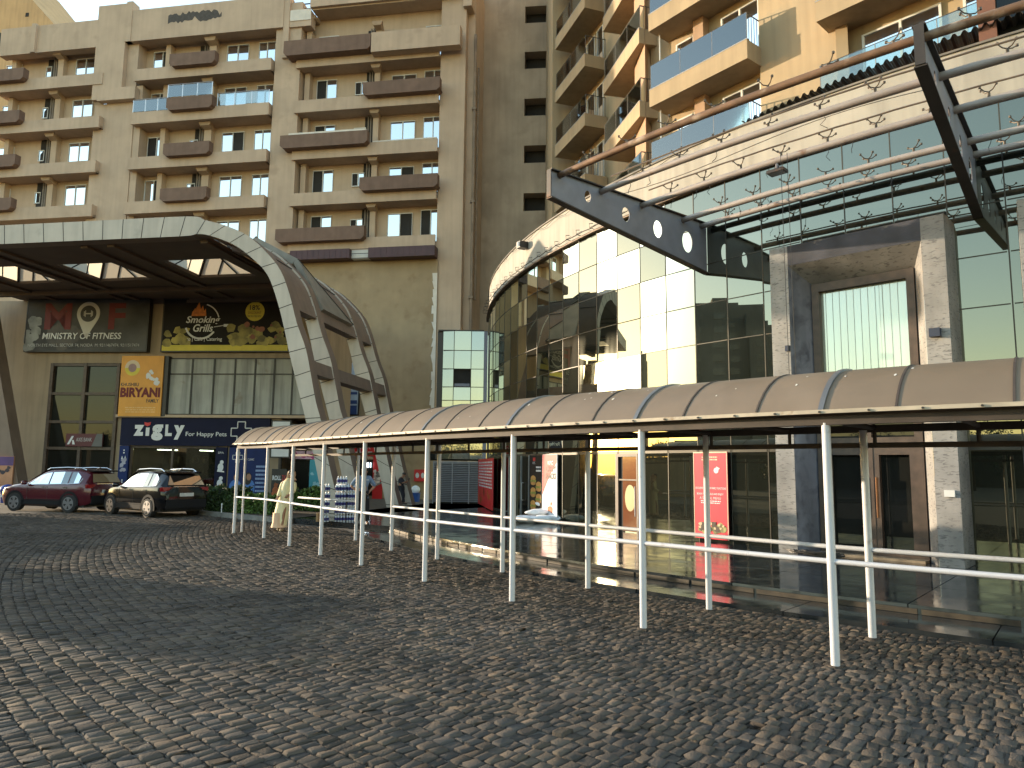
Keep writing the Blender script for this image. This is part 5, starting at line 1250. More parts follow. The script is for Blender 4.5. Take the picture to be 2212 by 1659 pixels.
for i in range(0,NI,1):
    if i%2==0:
        a=ne[i]-nn[i]*.163;b.tube([(a[0],a[1],2.43),(a[0]-nn[i][0]*.012,a[1]-nn[i][1]*.012,2.43)],.012,6)
b.build('screws',m_black,ww)
random.seed(12);b=MB()
for j in range(46):
    i=random.randrange(35,NI-8);s=section(i,lift=.004);k=random.randrange(1,8);p=s[k].lerp(s[k+1],random.random());t=(s[k+1]-s[k]).normalized();tn=ne[i+1]-ne[i];u=V((tn[0],tn[1],0)).normalized();r=random.uniform(.006,.018)
    p=p+u*random.uniform(0,.15)
    b.poly([p+u*r*math.cos(a)*random.uniform(.6,1.2)+t*r*math.sin(a)*random.uniform(.8,2.2) for a in [2*PI*q/7 for q in range(7)]])
b.build('bird_droppings',m_whitewash,ww)
# ---------------------------------------------------------------- parked cars
m_tyre=mat('tyre_rubber',(.018,.018,.018),.85,var=.2)
m_rim=mat('alloy_rim',(.34,.34,.36),.35,.8,var=.05)
m_carglass=mirror('car_glass',(.75,.8,.82),(.010,.012,.013),.22,warp=0.,haze=.03)
m_trim=mat('black_plastic',(.016,.016,.017),.75,var=.1,spec=.12)
m_chrome=mat('chrome_trim',(.6,.6,.6),.15,.95,var=.02)
m_tail=mat('tail_light',(.20,.006,.008),.15,var=.05,coat=.5)
def suv(label,loc,rz,paint,roofm):
    t=thing('parked_car',label,'car',loc,rz)
    ST=[(2.14,.42,.60,.66,.60,.50),(2.08,.30,.78,.84,.78,.66),(1.92,.26,.88,.95,.85,.74),(1.55,.25,.95,1.02,.885,.78),(1.15,.25,1.0,1.08,.89,.79),(.92,.25,1.01,1.12,.892,.76),(.62,.25,1.02,1.30,.893,.71),(.22,.25,1.03,1.52,.895,.66),(-.1,.25,1.03,1.60,.895,.655),(-.8,.25,1.05,1.635,.895,.65),(-1.4,.25,1.07,1.62,.892,.645),(-1.75,.26,1.10,1.57,.885,.63),(-1.93,.28,1.11,1.48,.87,.615),(-2.08,.32,1.06,1.16,.85,.62),(-2.16,.40,.90,.98,.80,.60),(-2.17,.48,.60,.62,.74,.60)]
    b=MB();rows=[]
    for (x,zs,zb,zt,wb,wt) in ST:
        zm=(zs+zb)/2
        half=[(wb-.06,zs),(wb-.005,zs+.14),(wb+.008,zm),(wb,zb-.07),(wb-.03,zb),(wt+.025,zt-.075),(wt-.05,zt-.015),(wt*.5,zt+.012),(0,zt+.02)]
        ring=[V((x,y,z)) for y,z in half]+[V((x,-y,z)) for y,z in half[-2::-1]];rows.append(ring)
    n=len(rows[0])
    for r in rows: b.v+=r
    for i in range(len(rows)-1):
        for k in range(n-1): b.f.append([i*n+k,i*n+k+1,(i+1)*n+k+1,(i+1)*n+k])
        b.f.append([i*n,(i+1)*n,(i+1)*n+n-1,i*n+n-1])
    b.f.append(list(range(n)));e=(len(rows)-1)*n;b.f.append([e+k for k in range(n-1,-1,-1)])
    body=b.build('body',paint,t,True,True,sm_angle=32)
    def side(x,f,sg,out=.006):   # point on the flank of the greenhouse
        for a,c in zip(ST[:-1],ST[1:]):
            if a[0]>=x>=c[0]:
                q=(a[0]-x)/(a[0]-c[0]);m=[a[i]+(c[i]-a[i])*q for i in range(6)];break
        y0,z0=m[4]-.03,m[2];y1,z1=m[5]+.025,m[3]-.075
        return V((x,sg*(y0+(y1-y0)*f+out),z0+(z1-z0)*f+out*.3))
    for sg in (1,-1):
        for xs in ([.72,.55,.3,0.,-.20],[-.27,-.5,-.8,-1.1],[-1.17,-1.4,-1.62]):
            b=MB();lo_=[side(x,.06,sg) for x in xs];hi=[side(x,(.94 if x<.45 else .30 if x>.66 else .72),sg) for x in xs]
            if xs[-1]<-1.5: hi[-1]=side(-1.62,.62,sg)
            for i in range(len(xs)-1): b.poly([lo_[i],lo_[i+1],hi[i+1],hi[i]])
            b.build('side_window',m_carglass,t,False,True)
        b=MB();pts=[side(x,.015,sg,.012) for x in (.8,.4,0,-.5,-1.,-1.5,-1.68)];b.tube(pts+[side(-1.74,.45,sg,.012)],.014,5);b.build('window_trim',m_chrome,t,False,True)
        b=MB();b.tube([V((x,sg*.60,z)) for x,z in ((.15,1.60),(.0,1.665),(-.8,1.70),(-1.5,1.685),(-1.72,1.60))],.022,6);b.build('roof_rail',m_chrome,t,False,True)
        b=MB();b.ball((.80,sg*1.0,1.10),.10,.13,.085,10,6);b.build('mirror',paint,t,True,True)
        b=MB();b.box(V((1.0,sg*.875-.03,.27)),V((-1.95,0,0)),V((0,.06,0)),V((0,0,.16)));b.box(V((.9,sg*.89-.015,.44)),V((-1.8,0,0)),V((0,.03,0)),V((0,0,.035)));b.build('sill_cladding',m_trim,t,False,True)
        for hx in (.05,-.95):
            b=MB();b.box(V((hx,sg*.905-.012,.93)),V((-.2,0,0)),V((0,.024,0)),V((0,0,.03)));b.build('door_handle',m_chrome,t,False,True)
        b=MB()
        for sx in (.75,-.22,-1.12): b.tube([V((sx,sg*.893,.42)),V((sx,sg*.902,.66)),V((sx,sg*.897,.97))],.006,4)
        b.build('door_seam',m_black,t,False,True)
        for wx in (1.33,-1.27):
            b=MB();b.ring(V((wx,sg*.905,.345)),V((1,0,0)),V((0,0,1)),.365,.455,22,rad(-14),rad(194));b.build('wheel_arch',m_trim,t,False,True)
            b=MB();b.disc(V((wx,sg*.899,.35)),V((1,0,0)),V((0,0,1)),.37,24);b.build('wheel_well',m_black,t,False,True)
            c=V((wx,sg*.80,.335));b=MB();ax=V((0,sg,0));b.tube([c-ax*.11,c+ax*.07,c+ax*.115,c+ax*.125],[.325,.335,.322,.25],26);wh=b.build('wheel',m_tyre,t,True,True,sm_angle=40)
            b=MB();b.ring(c+ax*.128,V((1,0,0)),V((0,0,1)),.205,.245,26)
            for k in range(5):
                a=2*PI*k/5+.3;u=V((math.cos(a),0,math.sin(a)));w=V((-math.sin(a),0,math.cos(a)));p=c+ax*.132
                b.hexa(p-w*.03-ax*.03,p+w*.03-ax*.03,p+u*.225+w*.075-ax*.03,p+u*.225-w*.075-ax*.03,p-w*.03,p+w*.03,p+u*.225+w*.075,p+u*.225-w*.075)
            b.disc(c+ax*.134,V((1,0,0)),V((0,0,1)),.06,12);b.build('rim',m_rim,wh,False,True)
        b=MB();b.poly([V((2.10,sg*.60,.70)),V((1.93,sg*.845,.76)),V((1.80,sg*.875,.88)),V((1.94,sg*.80,.89)),V((2.085,sg*.62,.80))]);b.v=[v+V((.012,sg*.012,0)) for v in b.v];b.build('headlight',mat('lamp_lens',(.6,.6,.58),.1,var=.02,coat=.5),t,False,True)
        b=MB();b.poly([V((-2.10,sg*.50,.98)),V((-2.10,sg*.50,1.06)),V((-2.075,sg*.86,1.07)),V((-1.95,sg*.885,1.06)),V((-1.97,sg*.885,.92)),V((-2.13,sg*.82,.92))]);b.v=[v+V((-.022,sg*.010,0)) for v in b.v];b.build('tail_light',m_tail,t,False,True)
    b=MB();b.poly([V((.86,.70,1.14)),V((.86,-.70,1.14)),V((.25,-.58,1.535)),V((.25,.58,1.535))]);b.v=[v+V((.02,0,.025)) for v in b.v];b.build('windscreen',m_carglass,t,False,True)
    b=MB();b.poly([V((-1.94,.56,1.47)),V((-1.94,-.56,1.47)),V((-2.09,-.68,1.14)),V((-2.09,.68,1.14))]);b.v=[v+V((-.03,0,.0)) for v in b.v];b.build('rear_window',m_carglass,t,False,True)
    b=MB();b.box(V((-1.80,-.58,1.565)),V((-.25,0,-.02)),V((0,1.16,0)),V((0,0,.045)));b.build('spoiler',roofm,t,False,True)
    b=MB();b.box(V((-2.19,-.75,.34)),V((.1,0,0)),V((0,1.5,0)),V((0,0,.30)));b.box(V((-2.12,-.70,.27)),V((.3,0,0)),V((0,1.4,0)),V((0,0,.1)));b.build('rear_bumper',m_trim,t,False,True)
    b=MB();b.box(V((2.10,-.60,.32)),V((.06,0,0)),V((0,1.2,0)),V((0,0,.28)));b.build('front_grille',m_trim,t,False,True)
    b=MB();b.box(V((-2.185,-.26,.74)),V((.03,0,0)),V((0,.52,0)),V((0,0,.12)));b.build('licence_plate',mat('plate_white',(.55,.55,.52),.5),t,False,True)
    b=MB();b.box(V((-2.13,-.48,1.07)),V((.03,0,0)),V((0,.96,0)),V((0,0,.025)));b.build('tailgate_trim',m_chrome,t,False,True)
    b=MB();b.tube([V((-1.6,.0,1.63)),V((-1.78,0,1.72))],[.03,.012],6);b.build('aerial',m_black,t,False,True)
    b=MB();b.box(V((1.9,-.8,.2)),V((-3.8,0,0)),V((0,1.6,0)),V((0,0,.12)));b.build('underbody',m_black,t,False,True)
    return t
m_mar=mat('maroon_paint',(.075,.009,.016),.2,.1,var=.03,coat=.5)
m_blk=mat('black_paint',(.004,.004,.005),.1,0.,var=.02,spec=.5)
def car(label,rearpx,frontpx,paint,roofm):
    a=at_z(*rearpx,0);f=at_z(*frontpx,0);d=(f-a)[:2];d/=np.linalg.norm(d);n=np.array([-d[1],d[0]])   # left side faces the camera
    rear=a[:2]-n*.88;c=rear+d*1.27
    suv(label,(float(c[0]),float(c[1]),.0),math.atan2(d[1],d[0]),paint,roofm)
car('maroon parked car with a dark roof, behind the black one',(147,1107),(37,1103.5),m_mar,m_trim)
car('black parked car seen from its rear corner, nearest the hedge',(318,1118),(240,1111),m_blk,m_blk)
# ---------------------------------------------------------------- people
def skinmesh(name,J,E_,m,parent,sub=2,root=None):
    bm=bmesh.new();vs={};sk=bm.verts.layers.skin.verify()
    for k,(p,r) in J.items():
        v=bm.verts.new(p);v[sk].radius=(r,r) if not isinstance(r,tuple) else r;vs[k]=v
        if k==root: v[sk].use_root=True
    for a,c in E_: bm.edges.new((vs[a],vs[c]))
    me=bpy.data.meshes.new(name);bm.to_mesh(me);bm.free()
    o=bpy.data.objects.new(name,me);COL.objects.link(o)
    s=o.modifiers.new('skin','SKIN');s.use_smooth_shade=True
    s2=o.modifiers.new('sub','SUBSURF');s2.levels=sub;s2.render_levels=sub
    bpy.context.view_layer.update();dg=bpy.context.evaluated_depsgraph_get()
    m2=bpy.data.meshes.new_from_object(o.evaluated_get(dg));o.modifiers.clear();o.data=m2;m2.name=name;m2.materials.clear();m2.materials.append(m)
    bpy.data.meshes.remove(me);m2.polygons.foreach_set('use_smooth',[True]*len(m2.polygons));o.parent=parent;return o
def person(label,loc,rz,J,shirt,trous,hair,scale=1.,shoe=None,headdir=(0,-1,0),extra=None,noclothes=False):
    t=thing('person',label,'person',loc,rz);t.scale=(scale,)*3
    j={k:V(v) for k,v in J.items()}
    fw=V(headdir).normalized();hd=j['head'];up=(hd-j['neck']).normalized();sd=fw.cross(up).normalized()
    B={'pelvis':(j['pelvis'],.115),'waist':(j['waist'],.105),'chest':(j['chest'],.125),'neckb':(j['neck'],.060),'headl':(hd-up*.045,.066),'headm':(hd+up*.02,.086),'headt':(hd+up*.085,.070),'jaw':(hd-up*.075+fw*.035,.040),'nose':(hd-up*.005+fw*.098,.012)}
    Ed=[('pelvis','waist'),('waist','chest'),('chest','neckb'),('neckb','headl'),('headl','headm'),('headm','headt'),('headl','jaw'),('headm','nose')]
    for s in 'lr':
        B['sh'+s]=(j['sh'+s],.058);B['el'+s]=(j['el'+s],.042);B['wr'+s]=(j['wr'+s],.028);Ed+=[('chest','sh'+s),('sh'+s,'el'+s),('el'+s,'wr'+s)]
        dr=(j['wr'+s]-j['el'+s]).normalized();sdv=dr.cross(V((0,1,0)));sdv=sdv.normalized() if sdv.length>.1 else V((1,0,0));nv=dr.cross(sdv)
        B['pa'+s]=(j['wr'+s]+dr*.065,.030);Ed.append(('wr'+s,'pa'+s))
        for q,(o_,l) in enumerate(((-.027,.062),(-.009,.074),(.010,.068),(.027,.052))):
            B[f'f{q}a'+s]=(j['wr'+s]+dr*.10+sdv*o_,.0105);B[f'f{q}b'+s]=(j['wr'+s]+dr*(.10+l*.55)+sdv*o_*1.1+nv*.012,.0095);B[f'f{q}c'+s]=(j['wr'+s]+dr*(.10+l)+sdv*o_*1.1+nv*.034,.008);Ed+=[('pa'+s,f'f{q}a'+s),(f'f{q}a'+s,f'f{q}b'+s),(f'f{q}b'+s,f'f{q}c'+s)]
        B['t1'+s]=(j['wr'+s]+dr*.045-sdv*.038+nv*.008,.012);B['t2'+s]=(j['wr'+s]+dr*.085-sdv*.052+nv*.02,.009);Ed+=[('wr'+s,'t1'+s),('t1'+s,'t2'+s)]
        B['hi'+s]=(j['hi'+s],.088);B['kn'+s]=(j['kn'+s],.056);B['an'+s]=(j['an'+s],.038);B['to'+s]=(j['an'+s]+V(J.get('toe',(0,-.16,-.05))),.034);Ed+=[('pelvis','hi'+s),('hi'+s,'kn'+s),('kn'+s,'an'+s),('an'+s,'to'+s)]
    skinmesh('body',B,Ed,m_skin,t,2,'pelvis')
    if not noclothes:
        S={k:(B[k][0],(B[k][1] if not isinstance(B[k][1],tuple) else B[k][1][0])+.022) for k in ('pelvis','waist','chest','shl','shr','ell','elr')}
        S['chest']=(S['chest'][0],(.165,.125));S['waist']=(S['waist'][0],(.15,.12));S['pelvis']=(S['pelvis'][0]+V((0,0,.0)),(.16,.13));S['neckb']=(j['neck']-V((0,0,.03)),.072)
        S['hem']=(j['pelvis']-V((0,0,.08)),(.165,.14))
        skinmesh('shirt',S,[('hem','pelvis'),('pelvis','waist'),('waist','chest'),('chest','neckb'),('chest','shl'),('chest','shr'),('shl','ell'),('shr','elr')],shirt,t,2,'pelvis')
        P={'pelvis':(j['pelvis']-V((0,0,.03)),.145)}
        for s in 'lr': P['hi'+s]=(j['hi'+s],.108);P['kn'+s]=(j['kn'+s],.082);P['an'+s]=(j['an'+s]+V((0,0,.0)),.064)
        skinmesh('trousers',P,[('pelvis','hil'),('pelvis','hir'),('hil','knl'),('hir','knr'),('knl','anl'),('knr','anr')],trous,t,2,'pelvis')
        bl=MB();c=j['pelvis']+V((0,0,.055));bl.ring(c,V((1,0,0)),V((0,1,0)),.14,.172,20);bl.build('belt',m_black,t,False,True)
    for s in 'lr':
        b=MB();a=j['an'+s];to=V(J.get('toe',(0,-.16,-.05)));b.tube([a-to*.35+V((0,0,-.04)),a+V((0,0,-.03)),a+to*.7+V((0,0,-.015)),a+to*1.15+V((0,0,-.005))],[.045,.052,.046,.025],9);b.build('shoe',shoe or m_black,t,True,True)
    b=MB();b.ball(hd+up*.055-fw*.018,.097,.105,.085,12,7);b.build('hair',hair,t,True,True)
    b=MB()
    for q in (-.033,.033): b.ball(hd+up*.012+fw*.083+sd*q,.012,.008,.008,8,5)
    b.build('eyes',m_black,t,True,True);b=MB();b.ball(hd-up*.055+fw*.078,.026,.01,.008,8,5);b.build('mouth',mat('lips',(.22,.07,.06),.5),t,True,True);b=MB()
    for q in (-.088,.088): b.ball(hd-up*.0+sd*q-fw*.005,.014,.022,.03,8,5)
    b.build('ears',m_skin,t,True,True)
    if extra: extra(t,j)
    return t
m_shirt=mat('grey_blue_shirt',(.17,.24,.36),.85,var=.1,scale=8);m_trou=mat('black_trousers',(.012,.012,.014),.9,var=.2);m_dk=mat('dark_shirt',(.022,.022,.032),.85,var=.2)
p=at_z(781,1135,PZ)
JG=dict(pelvis=(0,0,.93),waist=(0,.01,1.08),chest=(.01,-.01,1.27),neck=(.015,-.05,1.44),head=(.03,-.10,1.545),
 shl=(.19,0,1.36),ell=(.36,.06,1.12),wrl=(.20,-.05,.98),shr=(-.17,0,1.36),elr=(-.33,.05,1.13),wrr=(-.17,-.04,.98),
 hil=(.09,0,.88),knl=(.13,-.03,.48),anl=(.16,.02,.09),hir=(-.09,0,.88),knr=(-.12,-.02,.48),anr=(-.14,.03,.09),toe=(0,-.16,-.045))
def badge(t,j):
    b=MB();b.box(V((.07,-.145,1.30)),V((.07,0,0)),V((0,-.008,0)),V((0,0,.02)));b.build('name_badge',m_wht,t,False,True)
    b=MB();b.ring(j['neck']-V((0,0,.01)),V((1,0,0)),V((0,1,0)),.062,.085,14);b.build('collar',mat('pale_collar',(.5,.55,.6),.8),t,False,True)
person('person in a grey-blue shirt and black trousers with hands on hips beside the water packs',(float(p[0]),float(p[1]),PZ),rad(20),JG,m_shirt,m_trou,m_hair,1.0,None,(.35,-.75,-.45),badge)
p=at_z(866,1089.5,PZ)
JP=dict(pelvis=(-.02,.0,.90),waist=(-.04,-.0,1.05),chest=(-.06,-.02,1.24),neck=(-.02,-.06,1.41),head=(.02,-.11,1.51),
 shl=(.12,.05,1.33),ell=(.16,-.12,1.10),wrl=(.12,-.30,1.20),shr=(-.20,-.03,1.33),elr=(-.16,-.16,1.10),wrr=(.02,-.31,1.20),
 hil=(.07,.02,.85),knl=(.10,-.10,.46),anl=(.12,-.02,.09),hir=(-.09,-.02,.85),knr=(-.08,-.16,.46),anr=(-.02,-.22,.09),toe=(0,-.16,-.045))
def phone(t,j):
    b=MB();b.box(V((.05,-.40,1.21)),V((.075,0,0)),V((0,-.03,.14)),V((0,.01,.004)));b.build('phone',m_black,t,False,True)
person('person in dark clothes leaning on a canopy leg and looking down at a phone',(float(p[0]),float(p[1]),PZ),rad(62),JP,m_dk,m_dk,m_hair,.88,None,(.0,-.75,-.6),phone)
# person in pale yellow
p=at_z(607,1147,0)
JW=dict(pelvis=(.10,0,.92),waist=(.15,.0,1.08),chest=(.21,-.0,1.27),neck=(.27,-.02,1.44),head=(.31,-.05,1.56),
 shl=(.37,.02,1.37),ell=(.42,-.03,1.12),wrl=(.36,-.20,1.0),shr=(.05,.02,1.36),elr=(.0,-.04,1.10),wrr=(.03,-.20,.94),
 hil=(.18,0,.87),knl=(.16,-.10,.48),anl=(.13,-.10,.09),hir=(.02,0,.87),knr=(-.02,.02,.48),anr=(-.05,.08,.09),toe=(.05,-.15,-.045))
m_yc=mat('pale_yellow_cloth',(.88,.80,.52),.9,var=.05,scale=6);m_pc=mat('peach_cloth',(.74,.50,.34),.9,var=.1,scale=5)
def robe(t,j):
    b=MB();R=[((0.02,0,.12),.20,.17),((.03,0,.30),.215,.185),((.06,0,.55),.215,.185),((.09,0,.80),.20,.175),((.13,0,1.0),.175,.15),((.19,0,1.22),.185,.15),((.225,-.01,1.36),.165,.12),((.265,-.02,1.46),.085,.08)]
    n=22;base=0
    for c,rx,ry in R:
        for k in range(n):
            a=2*PI*k/n;w=.9+.09*math.sin(a*7+c[2]*6+math.sin(a*3))*(1.25-min(1,c[2]));b.v.append(V(c)+V((rx*w*math.cos(a),ry*w*math.sin(a),0)))
    for i in range(len(R)-1):
        for k in range(n): b.f.append([i*n+k,i*n+(k+1)%n,(i+1)*n+(k+1)%n,(i+1)*n+k])
    b.build('dress',m_yc,t,True,True)
    b=MB()
    n=16;R=[((.265,.015,1.40),.17,.13),((.28,.0,1.47),.115,.11),((.305,-.02,1.55),.118,.125),((.315,-.03,1.63),.105,.11),((.315,-.02,1.685),.05,.05)]
    for c,rx,ry in R:
        for k in range(n):
            a=2*PI*k/n;front=max(0,-math.sin(a));cut=.55 if (1.45<c[2]<1.62 and front>.75) else 1
            b.v.append(V(c)+V((rx*math.cos(a),ry*math.sin(a)*cut,0)))
    for i in range(len(R)-1):
        for k in range(n): b.f.append([i*n+k,i*n+(k+1)%n,(i+1)*n+(k+1)%n,(i+1)*n+k])
    b.build('head_scarf',m_pc,t,True,True)
    for s in ('l','r'):
        skinmesh('sleeve',{'a':(j['sh'+s],.075),'b':(j['el'+s],.066),'c':(j['wr'+s],.055)},[('a','b'),('b','c')],m_yc,t,2,'a')
    b=MB();R=[((-.005,-.02,.10),.235,.20),((.0,-.02,.22),.20,.175),((.02,0,.5),.222,.19)];n=22
    for c,rx,ry in R:
        for k in range(n): a=2*PI*k/n;w=.92+.09*math.sin(a*8);b.v.append(V(c)+V((rx*w*math.cos(a),ry*w*math.sin(a),0)))
    for i in range(2):
        for k in range(n): b.f.append([i*n+k,i*n+(k+1)%n,(i+1)*n+(k+1)%n,(i+1)*n+k])
    b.build('skirt_hem',m_pc,t,True,True)
person('person in a long pale yellow dress and peach head scarf behind the third white post',(float(p[0])-.05,float(p[1]),0),rad(-12),JW,None,None,m_hair,1.03,mat('tan_shoe',(.35,.25,.15),.6),(.35,-.9,-.1),robe,True)
# ---------------------------------------------------------------- hedges
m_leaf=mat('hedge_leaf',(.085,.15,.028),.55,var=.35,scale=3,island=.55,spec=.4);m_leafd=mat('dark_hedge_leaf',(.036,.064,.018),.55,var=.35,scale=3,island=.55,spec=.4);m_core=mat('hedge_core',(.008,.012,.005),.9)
def hedge(label,pA,pB,dep,h,m,n,seed,lsz=.055):
    r=np.random.default_rng(seed);A=np.array(pA[:2]);B=np.array(pB[:2]);d=B-A;L=np.linalg.norm(d);d/=L;k=np.array([-d[1],d[0]]);k=k if k[1]>0 else -k
    t=thing('hedge',label,'hedge',(float(A[0]),float(A[1]),.08))
    b=MB();P=lambda s,e,z: V((A[0]+d[0]*s+k[0]*e,A[1]+d[1]*s+k[1]*e,.08+z))
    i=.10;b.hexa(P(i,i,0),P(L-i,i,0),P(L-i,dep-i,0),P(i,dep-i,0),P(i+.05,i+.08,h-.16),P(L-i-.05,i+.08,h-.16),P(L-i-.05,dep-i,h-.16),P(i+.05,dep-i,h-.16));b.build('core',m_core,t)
    b=MB();cnt=0
    while cnt<n:
        s,e,z=r.uniform(0,L),r.uniform(0,dep),r.uniform(0,h)
        top=h*(.86+.10*math.sin(s*5+seed)+.06*math.sin(s*13+e*7))
        if z>top: continue
        dist=min(s,L-s,e,dep-e,top-z)
        if dist>.16 or (dist>.07 and r.random()<.5): continue
        o=r.normal(0,.02,3);c=P(s+o[0],e+o[1],z+o[2]);u=V(r.normal(0,1,3)).normalized();w=u.cross(V(r.normal(0,1,3))).normalized();l=lsz*r.uniform(.6,1.4)
        b.poly([c-u*l,c+w*l*.45,c+u*l,c-w*l*.45]);cnt+=1
    b.build('foliage',m,t);return t
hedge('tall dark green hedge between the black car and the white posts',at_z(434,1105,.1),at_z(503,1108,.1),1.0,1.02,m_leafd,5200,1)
hedge('lower bright green hedge beside the first white posts',at_z(492,1107,.1),at_z(583,1113,.1),.9,.78,m_leaf,5200,2)
a=at_z(628,1098,.16);c=at_z(692,1101,.16)
hedge('clipped green hedge behind the water packs',a,c,1.3,.98,m_leaf,5200,3)
b=MB();q=at_z(478,1110,.1);b.tube([V(q),V((q[0],q[1],.42))],.018,6);b.tube([V((q[0],q[1],.42)),V((q[0],q[1],.48))],[.03,.012],6);o=b.build('garden_light',m_wht);tag(o,'thin white garden light standing in front of the hedges','garden light')
# ---------------------------------------------------------------- stacked water packs, boxes, sacks and odds
m_bot=mat('bottle_plastic',(.55,.60,.66),.2,var=.2,scale=9,spec=.6);m_lab=mat('navy_label',(.02,.025,.16),.35,var=.15);m_cap=mat('white_cap',(.75,.78,.80),.4,var=.05)
def wpack():
    t=thing('water_pack','x','water pack',(0,0,0));bo=MB();la=MB();ca=MB()
    for i in range(4):
        for k in range(3):
            x,y=(i-1.5)*.083,(k-1)*.083;bo.tube([(x,y,0),(x,y,.15),(x,y,.185),(x,y,.205)],[.038,.038,.016,.013],9);la.tube([(x,y,.035),(x,y,.125)],.0395,9,False);ca.tube([(x,y,.206),(x,y,.225)],.016,8)
    bo.build('bottles',m_bot,t,True,True,sm_angle=40);la.build('bottle_labels',m_lab,t,True,True);ca.build('bottle_caps',m_cap,t,True,True);return t
wp0=wpack();base=at_z(733,1127,PZ);fx=np.array([.96,.28]);fy=np.array([-.28,.96]);first=True
lay=[(-.43,0,5,'left stack'),(.02,0,5,'middle stack'),(.38,.05,5,'right stack'),(.06,.32,6,'rear stack')]
nm=['bottom','second','third','fourth','fifth','topmost']
for sx,sy,n_,lb in lay:
    for k in range(n_):
        o=wp0 if first else copy_tree(wp0);first=False
        q=base[:2]+fx*(sx+random.uniform(-.01,.01))+fy*(sy+.15+random.uniform(-.01,.01));o.location=(float(q[0]),float(q[1]),PZ+.232*k);o.rotation_euler=(0,0,math.atan2(fx[1],fx[0])+(PI/2 if sx<-.3 else 0)+random.uniform(-.04,.04))
        w_=nm[k] if k<n_-1 else 'topmost';o['label']=f'blue labelled pack of water bottles, {w_} in the {lb} beside the hedge';o['group']='packs of bottled water stacked on the platform'
def carton(px,py,sx,sy,h,rz,label,m):
    q=at_z(px,py,PZ);b=MB();b.cbox((q[0],q[1],PZ+h/2),sx,sy,h,rz);t=b.build('carton',m);tag(t,label,'carton');
    l=MB();u=V((math.cos(rz),math.sin(rz),0));l.cbox((q[0],q[1],PZ+h+.004),sx*.98,.05,.006,rz);l.cbox(V((q[0],q[1],PZ+h/2))-V((-math.sin(rz),math.cos(rz),0))*(sy/2+.002),.05,.004,h*.98,rz);l.build('tape',mat('brown_tape',(.22,.12,.05),.4),t)
carton(688,1126,.16,.3,.26,.25,'plain tan cardboard carton left of the water packs',mat('cardboard',(.42,.28,.15),.85,var=.1));carton(697,1126,.15,.3,.25,.2,'pale speckled carton between the tan carton and the water packs',mat('pale_carton',(.45,.40,.34),.85,var=.4,scale=30))
m_sack=mat('white_woven_sack',(.80,.83,.86),.75,var=.12,scale=7,bump=.5,bscale=9)
def sack(px,py,z,rx,ry,rz_,ang,label,seed):
    r=np.random.default_rng(seed);q=at_z(px,py,PZ);b=MB();n,m=22,12
    for i in range(m+1):
        ph=PI*i/m
        for k in range(n):
            a=2*PI*k/n;sp=lambda v,p: math.copysign(abs(v)**p,v)
            x=sp(math.cos(a),.6)*sp(math.sin(ph),.6);y=sp(math.sin(a),.6)*sp(math.sin(ph),.6);zz=sp(math.cos(ph),.9)
            w=1+.06*math.sin(a*5+seed)*math.sin(ph)+.05*math.sin(3*ph+a*2+seed)
            tap=1-.25*abs(x)**3
            b.v.append(V((x*rx*w,y*ry*w*tap,zz*rz_*(1-.35*x*x)*w)))
    for i in range(m):
        for k in range(n): b.f.append([i*n+k,(i+1)*n+k,(i+1)*n+(k+1)%n,i*n+(k+1)%n])
    R=Matrix.Rotation(ang,3,'Z')@Matrix.Rotation(r.normal(0,.08),3,'Y');b.v=[R@v+V((q[0],q[1],PZ+z)) for v in b.v]
    o=b.build('sack',m_sack,None,True);tag(o,label,'sack','white sacks heaped by the posters')
    e=MB();c=V((q[0],q[1],PZ+z))+R@V((rx*1.0,0,0));e.tube([c-R@V((.03,0,0)),c+R@V((.05,0,.02)),c+R@V((.09,.02,.05))],[.05,.025,.045],8);e.build('tied_end',m_sack,o,True)
sack(1140,1129,.11,.42,.26,.12,.25,'white sack lying flat at the left end of the heap',1);sack(1176,1130,.12,.40,.28,.13,-.1,'white sack lying flat in the middle front of the heap',2);sack(1203,1128,.11,.34,.26,.12,.5,'white sack at the right end of the heap against the glass',3)
sack(1160,1126,.29,.38,.24,.10,.15,'white sack on the second layer, slumped to the left',4);sack(1184,1124,.32,.40,.26,.10,-.35,'white sack on the second layer under the topmost one',5);sack(1181,1123,.50,.40,.22,.09,-.15,'topmost white sack of the heap, below the chicken poster',6)
q=at_z(897,1084,PZ);t=thing('bucket','blue plastic bucket with a white bag on top beside the fire hose cabinet','bucket',(float(q[0]),float(q[1]),PZ))
b=MB();b.tube([(0,0,0),(0,0,.42),(0,0,.42),(0,0,.44)],[.2,.25,.28,.28],16);b.build('pail',mat('blue_plastic',(.02,.08,.30),.4,var=.1),t,True,True,sm_angle=40);b=MB();b.ball((0,0,.6),.22,.2,.2,12,8);b.build('white_bag',m_sack,t,True,True);b=MB();b.tube([(.27*math.cos(a),0,.44+.0+.27*math.sin(a)) for a in np.linspace(0,PI,9)],.01,5);b.build('handle',m_black,t,False,True)
q=at_z(14,1088,0);t=thing('rubbish_bin','blue plastic bin with a domed lid at the left edge','bin',(float(q[0]),float(q[1]),0))
m_bin=mat('bin_blue',(.012,.035,.20),.4,var=.1);b=MB();b.tube([(0,0,.04),(0,0,.62)],[.26,.31],18);b.build('bin_body',m_bin,t,True,True,sm_angle=40);b=MB();b.ball((0,0,.64),.33,.33,.24,18,8);b.build('domed_lid',mat('lid_blue',(.02,.06,.32),.4),t,True,True);b=MB();b.box((-.12,-.31,.3),(.24,0,0),(0,-.012,0),(0,0,.12));b.build('bin_sticker',m_wht,t,False,True)
s0,z1=Q.hit(-14,985,2.);s1,z0=Q.hit(27,1046,2.)
